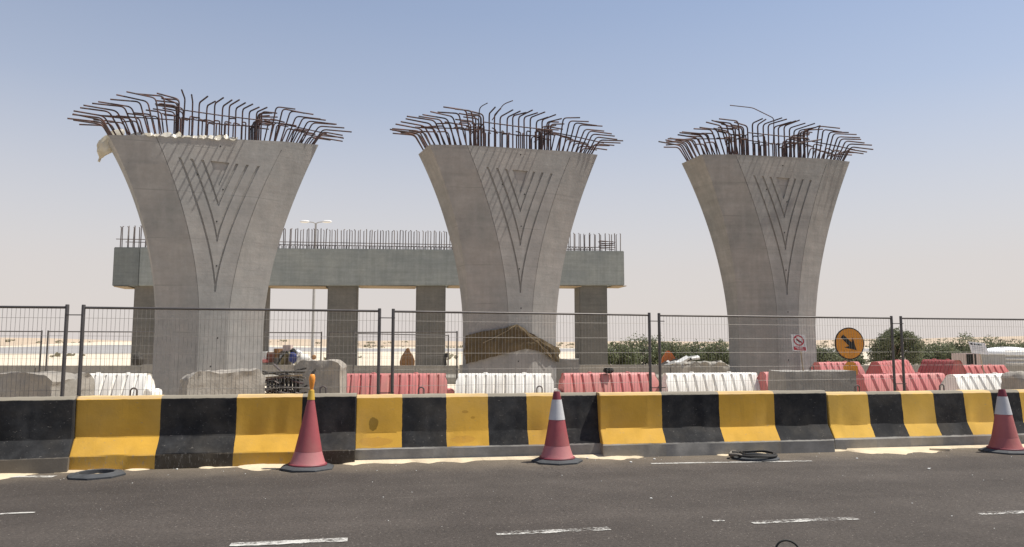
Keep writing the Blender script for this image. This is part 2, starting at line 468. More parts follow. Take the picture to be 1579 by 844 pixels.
# ------------------------------------------------------------ striped barriers
YEL, BLK = (.61, .348, .055), (.020, .020, .021)
def barrier_mat(name, L, stops, foot, blot=(), hgt=.79, seed=0, yel=YEL):
    t = NT(name); x, y, z = t.xyz()
    sh = t.n('ShaderNodeVectorMath', operation='ADD'); t.l(t.co, sh.inputs[0]); sh.inputs[1].default_value = (seed * 3.7, seed, 0); cv = sh.outputs[0]
    xx = t.math('ADD', x, t.math('MULTIPLY', t.math('SUBTRACT', t.noise(9, 3, vec=cv), .5), .018))
    fr = t.math('DIVIDE', xx, L)
    rp = t.n('ShaderNodeValToRGB'); rp.color_ramp.interpolation = 'CONSTANT'; cr = rp.color_ramp
    pos = [0] + list(stops[1:]); first = stops[0]
    cr.elements[0].position = 0; v0 = 1 if first == 'y' else 0
    cr.elements[0].color = (v0,) * 3 + (1,)
    cr.elements[1].position = 1.0
    val = v0
    for s_ in pos[1:]:
        val = 1 - val; e = cr.elements.new(s_); e.color = (val,) * 3 + (1,)
    cr.elements[len(cr.elements) - 1].color = (val,) * 3 + (1,)
    t.l(fr, rp.inputs[0])
    isy = rp.outputs[0]
    n1 = t.noise(3, 5, .6, vec=cv)
    cy = t.gain(yel, n1, .86, 1.12)
    ck = t.mix(t.rng(t.noise(5, 6, .7, vec=cv), .45, .75), BLK, (.045, .045, .046))
    ck = t.mix(t.math('MULTIPLY', t.rng(t.noise(22, 5, .8, (1, 1, .5), vec=cv), .62, .68), .35), ck, (.16, .155, .145))
    for bx, bz, rx, rz, colr in blot:       # patched, darker paint
        dx = t.math('DIVIDE', t.math('SUBTRACT', x, bx), rx); dz = t.math('DIVIDE', t.math('SUBTRACT', z, bz), rz)
        d = t.math('ADD', t.math('MULTIPLY', dx, dx), t.math('MULTIPLY', dz, dz))
        d = t.math('ADD', d, t.math('MULTIPLY', t.math('SUBTRACT', t.noise(11, 4, vec=cv), .5), 1.6))
        cy = t.mix(t.rng(d, .8, 1.0, .8, 0), cy, colr)
    pc = t.mix(isy, ck, cy)
    zz = t.math('ADD', z, t.math('MULTIPLY', t.math('SUBTRACT', t.noise(14, 4, vec=cv), .5), .018))
    con = t.gain((.290, .275, .248), t.noise(4, 6, .65, vec=cv), .7, 1.25)
    if foot == 'bare':
        pc = t.mix(t.rng(zz, .158, .166), con, pc)
    elif foot == 'dirty':
        chip = t.rng(t.noise(30, 6, .8, (1, 1, .3), vec=cv), .56, .60)
        lowm = t.rng(zz, .155, .165, 1, 0)
        pc = t.mix(t.math('MULTIPLY', lowm, t.math('MULTIPLY', chip, .5)), pc, con)
        pc = t.mix(t.math('MULTIPLY', lowm, .25), pc, (.14, .10, .05))
    elif foot == 'dark':
        pc = t.mix(t.rng(zz, .155, .165), t.gain((.15, .13, .105), n1, .8, 1.2), pc)
    dr = t.math('MULTIPLY', t.rng(t.noise(1, 5, .7, (14, 14, .8), vec=cv), .58, .74), .20)
    pc = t.mix(dr, pc, t.mix(isy, (.07, .065, .058), (.30, .17, .045)))
    sk = t.math('MULTIPLY', t.rng(t.noise(1, 5, .7, (.8, 1, 16), vec=cv), .66, .74), t.rng(z, .12, .5, .7, .15))
    pc = t.mix(sk, pc, (.06, .055, .05))
    fd = t.rng(t.noise(1.1, 4, .6, vec=cv), .40, .65)
    pc = t.mix(t.math('MULTIPLY', fd, .12), pc, t.mix(isy, (.09, .09, .088), (.56, .40, .16)))
    tp = t.math('MULTIPLY', t.rng(zz, hgt - .036, hgt - .026), .45)       # sunlit line along the top edge painted in, with dust and wear
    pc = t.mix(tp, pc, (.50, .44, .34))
    # dust and scuffs
    du = t.math('MULTIPLY', t.rng(t.noise(2.2, 6, .65, vec=cv), .45, .75), .10)
    pc = t.mix(du, pc, (.33, .27, .19))
    sc = t.rng(t.noise(34, 3, .7, (.6, 1, 1.4), vec=cv), .665, .70)
    pc = t.mix(t.math('MULTIPLY', sc, .5), pc, (.25, .23, .20))
    t.bump(t.noise(24, 6, .7, vec=cv), .15, .012)
    return t.done(pc, .8, .12)

def barrier(a, b, hgt, stops, foot, label, hooks=(), lean=.03, blot=(), seed=0, dz=0, chip=0, yel=YEL):
    A, B = gnd(*a), gnd(*b); d = B - A; L = d.length; ang = math.atan2(d.y, d.x)
    t = thing('concrete_barrier', label, 'barrier', A, ang, 'black and yellow striped barriers along the road')
    w0, wc, wt = .245, .10 + lean, .10
    k = hgt / .79
    half = [(w0, 0), (w0 - .004, .15 * k), (w0 - .012, .165 * k), (wc + .004, .335 * k), (wc, .35 * k), (wt + .004, (hgt - .034)), (wt - .026, hgt - .004), (wt - .05, hgt)]
    sec = [(-p, z) for p, z in half] + [(p, z) for p, z in reversed(half)]
    n = 44; rnd = random.Random(seed); vs = []
    xs = [0, .012] + [L * i / n for i in range(1, n)] + [L - .012, L]
    for i, x in enumerate(xs):
        end = i in (0, len(xs) - 1)
        for q, (yy, z) in enumerate(sec):
            s = .93 if end else 1
            j = Vector((x * 2.2 + seed * 5, q * 2.7, 0))
            dy = .006 * fb(j) ; dzv = .006 * fb(j + Vector((0, 40, 0)))
            if z == 0: dzv = max(0, chip * (.5 + 1.4 * fb((x * 6, seed + q, 0)))) if chip else 0
            elif z > hgt - .04: dzv += .004 * fb((x * 9, q, seed))
            xo = 0
            if end: xo = .010 * fb((q * 1.3, seed, 5))
            vs.append((x + xo, yy * (s if z > .3 else .99 if end else 1) + dy + w0, z + dzv + dz))
    m = len(sec); fs = [tuple(range(m - 1, -1, -1)), tuple((len(xs) - 1) * m + q for q in range(m))]
    for i in range(len(xs) - 1):
        for q in range(m):
            q2 = (q + 1) % m; fs.append((i*m+q, i*m+q2, (i+1)*m+q2, (i+1)*m+q))
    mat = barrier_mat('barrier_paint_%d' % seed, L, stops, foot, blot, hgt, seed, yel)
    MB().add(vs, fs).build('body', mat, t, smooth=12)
    for hx in hooks:
        r = .034; pts = [(hx - r, w0 + .03, hgt - .03)] + [(hx - r * math.cos(q * math.pi / 8), w0 + .03, hgt + .05 + r * math.sin(q * math.pi / 8)) for q in range(9)] + [(hx + r, w0 + .03, hgt - .03)]
        MB().tube(pts, .009, 7).build('lifting_loop', 'bar_dark', t, smooth=60)
    return t, L
PB = (.40, .215, .030)
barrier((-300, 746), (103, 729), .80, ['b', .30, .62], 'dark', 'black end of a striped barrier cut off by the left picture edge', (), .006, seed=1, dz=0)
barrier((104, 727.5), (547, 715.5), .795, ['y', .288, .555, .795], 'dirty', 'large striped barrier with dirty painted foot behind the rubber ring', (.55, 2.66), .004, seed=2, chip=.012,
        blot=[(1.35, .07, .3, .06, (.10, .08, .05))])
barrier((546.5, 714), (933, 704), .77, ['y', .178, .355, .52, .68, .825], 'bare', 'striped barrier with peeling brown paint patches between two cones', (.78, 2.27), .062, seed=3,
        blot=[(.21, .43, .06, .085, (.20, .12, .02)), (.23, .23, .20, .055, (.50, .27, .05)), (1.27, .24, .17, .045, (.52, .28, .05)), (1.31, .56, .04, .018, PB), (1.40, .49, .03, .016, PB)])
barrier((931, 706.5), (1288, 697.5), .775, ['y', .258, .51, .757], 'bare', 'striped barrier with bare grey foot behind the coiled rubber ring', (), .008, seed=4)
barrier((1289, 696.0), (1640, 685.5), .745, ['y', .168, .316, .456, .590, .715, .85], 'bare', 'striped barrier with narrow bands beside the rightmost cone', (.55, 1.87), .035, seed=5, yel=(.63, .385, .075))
drift()

# ------------------------------------------------------------ traffic cones
def cone_base(t, half=.28, h=.042):
    mb = MB(); c = half * .42
    oct_ = lambda s: [(s, -c), (s, c), (c, s), (-c, s), (-s, c), (-s, -c), (-c, -s), (c, -s)]
    n = 8; lv = [(half, 0), (half, h * .45), (half * .88, h * .8), (half * .80, h)]
    vs = [(x, y, z) for s, z in lv for x, y in [(p * s / half, q * s / half) for p, q in oct_(half)]]
    fs = [tuple(range(7, -1, -1)), tuple(24 + k for k in range(8))]
    for i in range(3):
        for k in range(8):
            k2 = (k + 1) % 8; fs.append((i*8+k, i*8+k2, (i+1)*8+k2, (i+1)*8+k))
    return mb.add(vs, fs).build('base', 'rubber', t)
def cone(px, label, kind, h, rot, tilt=0):
    p = gnd(*px); t = thing('traffic_cone', label, 'traffic cone', p, R(rot), 'traffic cones on the road')
    t.rotation_euler[1] = tilt
    cone_base(t)
    body = 'cone_pink' if kind == 'pink' else 'cone_red'
    z0 = .042
    def rad(z):
        f = (z - .20) / (h - .20)
        return .146 + (.038 - .146) * f if z > .20 else .205 - (.205 - .146) * max(0, (z - z0) / (.20 - z0)) ** .8
    MB().lathe([(rad(z), z) for z in (z0 - .005, .06, .065, .09, .12, .16, .195)], 36).build('skirt', 'cone_skirt' if kind != 'pink' else 'cone_pink', t, smooth=40)
    MB().lathe([(.212, z0), (.214, z0 + .012), (.207, z0 + .02)], 36).build('rim', 'cone_dark', t, smooth=40)
    if kind == 'lamp':
        MB().lathe([(rad(.195) + .002, .193), (rad(.4), .4), (rad(.6), .6), (rad(h - .02), h - .02), (rad(h), h)], 36).build('body', body, t, smooth=40)
        MB().lathe([(rad(h) + .004, h - .002), (.036, h + .06), (.030, h + .105), (.018, h + .11)], 24).build('tape_wrap', 'yellow_tape', t, smooth=30)
        lm = MB().lathe([(.014, h + .10), (.020, h + .125), (.028, h + .17), (.035, h + .215), (.034, h + .25), (.024, h + .28), (.01, h + .288)], 20).build('lamp', 'amber', t, smooth=60)
        MB().tube([(.0, 0, h + .28), (.012, 0, h + .31), (.03, .005, h + .335), (.036, .01, h + .35)], [.02, .014, .012, .005], 8).build('cap', 'charred', lm, smooth=60)
    else:
        b0, b1 = h * .60, h * .885
        MB().lathe([(rad(.195) + .002, .193), (rad(.35), .35), (rad(b0 - .001), b0 - .001)], 36).build('body', body, t, smooth=40)
        MB().lathe([(rad(b0) + .003, b0), (rad((b0 + b1) / 2) + .003, (b0 + b1) / 2), (rad(b1) + .003, b1)], 36).build('white_band', 'cone_white', t, smooth=40)
        MB().lathe([(rad(b1 + .001), b1 + .001), (rad(h - .02), h - .02), (rad(h) * .95, h), (rad(h) * .6, h), (rad(h) * .5, h - .02)], 36).build('tip', 'cone_dark', t, smooth=40)
    return t
cone((474, 722.5), 'faded red cone topped with an orange lamp and yellow tape', 'lamp', .76, 8, R(1.5))
cone((859, 712), 'red cone with white band in front of the middle barriers', 'plain', .82, 24)
cone((1551, 697), 'pinkish cone with white band at the right picture edge', 'pink', .80, 40)

# rubber rings lying on the road
def ring(px, label, ro, ri, octo, coil):
    p = gnd(*px); t = thing('rubber_ring', label, 'rubber ring', p, R(12), 'rubber rings lying on the road')
    n = 48
    def rr(k, base):
        if not octo: return base
        a = (2 * math.pi * k / n) % (math.pi / 4) - math.pi / 8
        return base * math.cos(math.pi / 8) / math.cos(a) * 1.03
    prof = [(ro, 0), (ro, .018), (ro - .03, .034), (ro - .06, .036), (ri + .02, .046), (ri, .04), (ri, 0)]
    vs = [(rr(k, r if i < 3 else r / .99) * math.cos(2*math.pi*k/n) if i < 3 else r * math.cos(2*math.pi*k/n), (rr(k, r) if i < 3 else r) * math.sin(2*math.pi*k/n), z) for i, (r, z) in enumerate(prof) for k in range(n)]
    m = len(prof); fs = [(i*n+k, i*n+(k+1)%n, ((i+1)%m)*n+(k+1)%n, ((i+1)%m)*n+k) for i in range(m) for k in range(n)]
    MB().add(vs, fs).build('ring', 'rubber', t, smooth=35)
    if coil:
        for q, (r, z, dx) in enumerate(((ri + .05, .058, .01), (ri + .02, .066, .02), (ri + .08, .056, -.015))):
            MB().tube([(dx + r * math.cos(a * math.pi / 20), r * math.sin(a * math.pi / 20), z + .004 * math.sin(a * .5)) for a in range(41)], .012, 7).build('hose_loop', 'rubber_dark', t, smooth=60)
        MB().tube([(-.22, -.06, .05), (-.28, -.02, .06), (-.32, .05, .05), (-.27, .11, .07), (-.20, .10, .06)], .02, 7).build('hose_end', 'scrap', t, smooth=60)
        MB().box((-.27, .08, .0), (-.19, .16, .09)).build('clamp', 'scrap', t, bevel=.01)
ring((149, 734), 'flat black octagonal rubber ring in front of the large yellow band', .275, .165, True, False)
ring((1166, 707.5), 'dark rubber ring with coiled hose on the white line', .27, .17, False, True)
# black rubber loop at the lower edge
a = gnd(1196, 846); pts = []
for k in range(19):
    q = math.pi * k / 18; pts.append((a.x + .05 - .055 * math.cos(q) + .04 * (k / 18), a.y - .02 + .0 * k, .005 + .062 * math.sin(q) * (1 - .3 * k / 18)))
o = MB().tube(pts, .007, 7).build('rubber_strip', 'rubber_dark', smooth=60); tag(o, 'thin black rubber loop standing up from the road at the bottom', 'rubber strip')
p = gnd(1449, 695.5); o = MB().box((-.12, -.02, .002), (.12, .02, .03), Matrix.Rotation(R(-6), 3, 'Z')).build('wood_offcut', 'wood_pale', bevel=.004); o.location = p; tag(o, 'short pale wooden offcut on the sand beside the barrier foot', 'wood')
# loose stones
def pebbles():
    mb = MB(); rnd = random.Random(5)
    for i in range(170):
        if rnd.random() < .5: x = rnd.uniform(-8, 10); off = abs(rnd.gauss(0, .35)); q = RO + RT * x + RN * (off + .02)
        else: q = RO + RT * rnd.uniform(-8, 10) + RN * rnd.uniform(0, 5)
        s = rnd.uniform(.002, .007) if rnd.random() < .9 else rnd.uniform(.010, .02)
        v, f = ico(s, 1); mb.add([Vector((p.x * rnd.uniform(.8, 1.4), p.y, p.z * .6)) + Vector((q.x, q.y, s * .4)) for p in v], f)
    return tag(mb.build('gravel', 'rubble_white'), 'small pale stones scattered over the asphalt', 'gravel', kind='stuff')
pebbles()

# ------------------------------------------------------------ fence of mesh panels
def fence_panel(P, Q, h, label, group, rp=.022, step=.048, wire=.0022, name='fence_panel', hstep=.215, feet=True, topcap=True):
    P, Q = Vector(P), Vector(Q); P.z = Q.z = 0; d = Q - P; L = d.length
    t = thing(name, label, 'fence panel', P, math.atan2(d.y, d.x), group)
    for x in (rp, L - rp):
        MB().tube([(x, 0, 0), (x, 0, h - .004), (x, 0, h + .006)], [rp, rp, rp * .9], 10).build('post', 'steel', t, smooth=50)
    for z, nm in ((h - .03, 'top_rail'), (.18, 'bottom_rail')):
        MB().tube([(2 * rp - .003, 0, z), (L - 2 * rp + .003, 0, z)], rp * .72, 10).build(nm, 'steel', t, smooth=50)
    mb = MB(); n = int((L - 4 * rp) / step); rnd = random.Random(int(abs(P.x) * 100))
    for i in range(1, n):
        x = 2 * rp + (L - 4 * rp) * i / n; b = rnd.uniform(-.006, .006)
        mb.tube([(x, -rp * .6, .19), (x + b, -rp * .6 + rnd.uniform(-.008, .008), h * .55), (x, -rp * .6, h - .04)], wire, 4)
    z = .19 + hstep
    while z < h - .1:
        mb.tube([(2 * rp, -rp * .75, z), (L / 2, -rp * .75 - .004, z - .004), (L - 2 * rp, -rp * .75, z)], wire * .9, 4); z += hstep
    tag(mb.build('wire_mesh', 'wire', t), kind='stuff')
    if feet:
        MB().box((-.12, -.33, .0), (.12, .33, .12)).build('foot_block', 'block', t, bevel=.02)
    return t, L
HF = 1.85
def fpt(x, ytop):
    d = ray(x, ytop); k = (HF - H) / d.z; return Vector((d.x * k, d.y * k, 0))
fp = [fpt(-330, 467), fpt(107, 470.5), fpt(126, 470.8), fpt(588, 476.5), fpt(604, 477), fpt(1003, 483), fpt(1014, 483.6), fpt(1376, 488), fpt(1387, 488.2), fpt(1800, 492.5)]
fl = ['mesh fence panel cut off by the left picture edge', 'mesh fence panel in front of the left pier', 'mesh fence panel in front of the brown tarpaulin', 'mesh fence panel in front of the right pier', 'mesh fence panel in front of the white tank']
for i in range(5):
    t, L = fence_panel(fp[2*i], fp[2*i+1], HF, fl[i], 'mesh panels of the near site fence')
    if i < 4:
        g = (fp[2*i+2] - fp[2*i+1]).length
        for z in (HF - .12, .75):
            MB().box((L - .03, -.035, z - .006), (L + g + .03, -.025, z + .006)).build('coupler', 'steel', t, bevel=.002)
# further fence
H2 = 1.85
def fpt2(x, ytop):
    d = ray(x, ytop); k = (H2 - H) / d.z; return Vector((d.x * k, d.y * k, 0))
g2 = 'mesh panels of the far site fence'
for a, b, l in (((-150, 509), (66, 510), 'far mesh fence panel at the left edge, behind the rough block'),
                ((73, 510), (284, 511), 'far mesh fence panel just left of the left pier'),
                ((290, 511), (497, 512), 'far mesh fence panel half hidden by the left pier'),
                ((506, 511.5), (706, 511), 'far mesh fence panel between the left and middle piers'),
                ((545, 513), (692, 516.5), 'far mesh fence panel leaning across the one by the tarpaulin')):
    fence_panel(fpt2(*a), fpt2(*b), H2, l, g2, rp=.026, step=.16, wire=.003, hstep=.4, feet=False)

# ------------------------------------------------------------ water filled barriers
def water_barrier(pa, da, pb, db, h, mat, label, ribs=9, capfill=False):
    A = at(pa, 560, da); B = at(pb, 560, db); A.z = B.z = 0; d = B - A; L = d.length
    t = thing('plastic_barrier', label, 'plastic barrier', A, math.atan2(d.y, d.x), 'red and white plastic barriers')
    zs = h * .60
    # upper ribbed shell
    n = ribs * 6; prof = [(.36, .0), (.31, zs * .55), (.245, zs), (.165, h * .80), (.11, h * .93), (.085, h * .975), (.055, h), (0, h)]
    def shell(u, v):
        x = u * L; ph = (u * ribs) % 1.0
        g = 1 if (ph < .14 or ph > .92) else 0
        k = v * (2 * len(prof) - 2); i = int(round(k))
        sgn = -1 if i < len(prof) else 1
        y, z = prof[i] if i < len(prof) else prof[2 * len(prof) - 2 - i]
        dep = .045 * g if h * .04 < z < h * .95 and 0.02 < u < .98 else 0
        e = min(u, 1 - u) * L
        sh = 0
        if z > h * .9 and e < .001: sh = .05 * (1 if u < .5 else -1)
        return (x + sh, sgn * max(0, y - dep), z)
    mb = MB().grid(shell, n + 1, 2 * len(prof) - 1)
    m = 2 * len(prof) - 1
    mb.f.append(tuple(j * (n + 1) for j in range(m))); mb.f.append(tuple(j * (n + 1) + n for j in range(m - 1, -1, -1)))
    mb.build('shell', mat, t, smooth=28)
    # jointing lug at the foot of one end
    lug = MB().prism([(L - .01, 0), (L + .17, 0), (L + .15, h * .55), (L + .10, h * .60), (L - .01, h * .60)], -.24, .24)
    lug.build('jointing_lug', mat, t, bevel=.015)
    for x in (L * .3, L * .7):
        MB().lathe([(.045, h - .01), (.045, h + .018), (.03, h + .022)], 14).build('filler_cap', mat, t, smooth=40).location = (x, 0, 0)
    return t
WD = 15.6
water_barrier(-90, WD, 10, WD - .2, .80, 'red_plastic_deep', 'sliver of a red plastic barrier at the left picture edge')
water_barrier(118, WD, 233, WD, .80, 'white_plastic', 'white plastic barrier beside the grey rough block, left of the left pier', 7)
water_barrier(527, WD - .1, 690, WD + .1, .80, 'red_plastic', 'red plastic barrier between the concrete block and the brown tarpaulin', 11)
water_barrier(704, WD, 853, WD, .80, 'white_plastic', 'white plastic barrier below the brown tarpaulin', 10)
water_barrier(865, WD - .1, 1010, WD + .3, .81, 'red_plastic', 'red plastic barrier right of the tarpaulin with a black scrap on top', 10)
water_barrier(1022, WD - .1, 1166, WD + .3, .81, 'white_plastic', 'white plastic barrier in front of the right pier', 10)
water_barrier(1172, WD, 1320, WD + .8, .83, 'red_plastic', 'red plastic barrier mostly hidden behind the smooth concrete block', 9)
water_barrier(1322, WD - .2, 1452, WD + .6, .79, 'red_plastic', 'red plastic barrier in front of the tree, right of the orange sign', 9)
water_barrier(1462, WD - .4, 1562, WD + .4, .79, 'white_plastic', 'white plastic barrier at the right, below the white tank', 8)
water_barrier(1257, 20.0, 1322, 21.0, .94, 'red_plastic', 'small red plastic barrier behind the orange sign post', 7)
water_barrier(1348, 17.5, 1396, 20.5, 1.0, 'red_plastic_deep', 'red plastic barrier standing end-on behind the fence posts', 9)
water_barrier(1426, 18.6, 1478, 17.4, 1.04, 'red_plastic_deep', 'tilted red plastic barrier left of the white notice', 9)
water_barrier(1478, 19.6, 1546, 20.2, .87, 'red_plastic_deep', 'low red plastic barrier behind the white notice post', 7)
q = at(938, 574, WD); v, f = lump((0, 0, 0), (.10, .06, .06), 3, 3, .5, 2.2)
o = MB().add(v, f).build('black_scrap', 'black_cloth', smooth=40); o.location = q + Vector((0, -.05, .03)); tag(o, 'black scrap lying on top of the red plastic barrier', 'scrap')

# ------------------------------------------------------------ rough concrete blocks
def rough_block(pa, da, pb, db, h, thick, mat, label, seed, rough=.05, taper=.06, corner=.10, group='concrete blocks behind the fence'):
    A = at(pa, 560, da); B = at(pb, 560, db); A.z = B.z = 0; d = B - A; L = d.length
    nx, ny, nz = int(L / .05), max(4, int(thick / .06)), int(h / .05)
    bm = bmesh.new()
    bmesh.ops.create_grid(bm, x_segments=1, y_segments=1, size=.5); bm.clear()
    def pt(u, v, w_):
        x = u * L; y = (v - .5) * thick; z = w_ * h
        k = taper * w_
        x = L * .5 + (x - L * .5) * (1 - k); y *= (1 - k * 2)
        # broken upper corners
        e = max(0, .16 - min(u, 1 - u) * L) / .16
        if w_ > .75: z -= e * e * corner * (w_ - .75) * 4 * h
        p = Vector((x, y, z)); top = max(0, (w_ - .5) * 2)
        nn = Vector((fb(p * 5 + Vector((seed, 0, 0))), fb(p * 5 + Vector((0, seed + 9, 0))), fb(p * 3.5 + Vector((0, 0, seed + 3)))))
        return p + nn * rough * (.18 + .9 * top ** 3)
    mb = MB(); idx = {}; vs = []; fs = []
    def vid(i, j, k):
        if (i, j, k) not in idx: idx[(i, j, k)] = len(vs); vs.append(pt(i / nx, j / ny, k / nz))
        return idx[(i, j, k)]
    for i in range(nx):
        for k in range(nz):
            for j in (0, ny): fs.append((vid(i, j, k), vid(i + 1, j, k), vid(i + 1, j, k + 1), vid(i, j, k + 1)))
        for j in range(ny):
            for k in (nz,): fs.append((vid(i, j, k), vid(i + 1, j, k), vid(i + 1, j + 1, k), vid(i, j + 1, k)))
    for j in range(ny):
        for k in range(nz):
            for i in (0, nx): fs.append((vid(i, j, k), vid(i, j + 1, k), vid(i, j + 1, k + 1), vid(i, j, k + 1)))
    o = mb.add(vs, fs).build('concrete_block', mat, smooth=35)
    o.location = A; o.rotation_euler = (0, 0, math.atan2(d.y, d.x)); return tag(o, label, 'concrete block', group)
rough_block(4, 11.5, 104, 11.3, .955, .55, 'block', 'rough grey concrete block with crumbling top at the left picture edge', 1, .035)
rough_block(100, 11.9, 133, 12.3, .93, .45, 'block', 'narrow pale concrete block end beside the white plastic barrier', 8, .05)
rough_block(280, 11.6, 405, 12.4, .955, .5, 'block', 'broken concrete block in front of the left pier', 2, .055, .08)
rough_block(460, 14.2, 531, 14.2, 1.085, .6, 'block', 'tall concrete block with rounded top beside the scrap pile', 3, .05, .03)
smooth_block = rough_block(1196, 12.4, 1304, 12.6, .955, .6, 'block_clean', 'smooth concrete block under the white prohibition sign', 4, .014, .02, corner=0)
rough_block(850, 21.6, 891, 21.6, 1.0, .8, 'block_clean', 'small concrete block touching the right foot of the middle pier', 5, .02, .01, corner=0)
rough_block(1125, 26.4, 1046, 26.4, .80, .7, 'wall', 'low concrete lump left of the right pier', 6, .08, .1)
rough_block(1562, 14.2, 1640, 14.4, .86, .7, 'block', 'brown weathered concrete block at the right picture edge', 7, .05, .05)
o = MB().tube([(-.035, 0, -.06), (-.035, 0, .02), (-.02, 0, .05), (0, 0, .06), (.02, 0, .05), (.035, 0, .02), (.035, 0, -.06)], .009, 7).build('lifting_loop', 'bar_dark', smooth=60)
bpy.context.view_layer.update(); o.parent = smooth_block; o.location = smooth_block.matrix_world.inverted() @ at(1252, 569, 12.55)

# scrap pile between blocks
def scrap():
    t = thing('scrap_pile', 'dark pile of boards, pipes and steel scrap beside the tall block', 'scrap pile', at(437, 560, 13.2) * Vector((1, 1, 0)) if False else Vector((at(437, 560, 13.2).x, 13.2, 0)))
    rnd = random.Random(11)
    x0 = at(408, 560, 13.2).x - t.location.x; x1 = at(472, 560, 13.2).x - t.location.x
    for i in range(9):                       # upright dark pallets boards behind
        x = x0 + (x1 - x0) * (i + .5) / 11; MB().box((x - .026, .12, 0), (x + .026, .15, .80 + rnd.uniform(-.05, .04))).build('board', 'charred', t)
    for i in range(24):
        z = .45 + .45 * rnd.random(); y = rnd.uniform(-.25, .08)
        c = x0 + (x1 - x0) * rnd.uniform(.2, .85); l = rnd.uniform(.15, .42); a_ = rnd.gauss(0, .25); b_ = rnd.uniform(-.5, .5)
        p0 = Vector((c - l * math.cos(a_), y - b_ * .2, z - l * math.sin(a_))); p1 = Vector((c + l * math.cos(a_), y + b_ * .2, z + l * math.sin(a_)))
        for p in (p0, p1): p.x = max(x0 - .05, min(x1 + .05, p.x))
        mt = rnd.choice(['charred', 'charred', 'scrap', 'rust', 'bar_dark'])
        if i % 3: MB().tube([p0, (p0 + p1) / 2 + Vector((0, 0, rnd.uniform(-.03, .03))), p1], rnd.uniform(.010, .022), 6).build('pipe', mt, t, smooth=60)
        else: MB().box((-l, -.04, -.012), (l, .04, .012), Matrix.Rotation(-a_, 3, 'Y'), (p0 + p1) / 2).build('plank', mt, t)
    MB().box((-.45, -.04, -.012), (.45, .04, .012), Matrix.Rotation(-.07, 3, 'Y'), (x0 + .25, -.15, .83)).build('plank', 'wood', t)
    MB().tube([(x0 + .40, -.2, .50), (x0 + .52, -.24, .44), (x1 - .10, -.24, .45), (x1, -.2, .54)], [.03, .05, .05, .03], 8).build('pipe', 'scrap', t, smooth=60)
    MB().box((x0 - .02, -.2, 0), (x1 + .02, .1, .42)).build('crate', 'charred', t)
scrap()

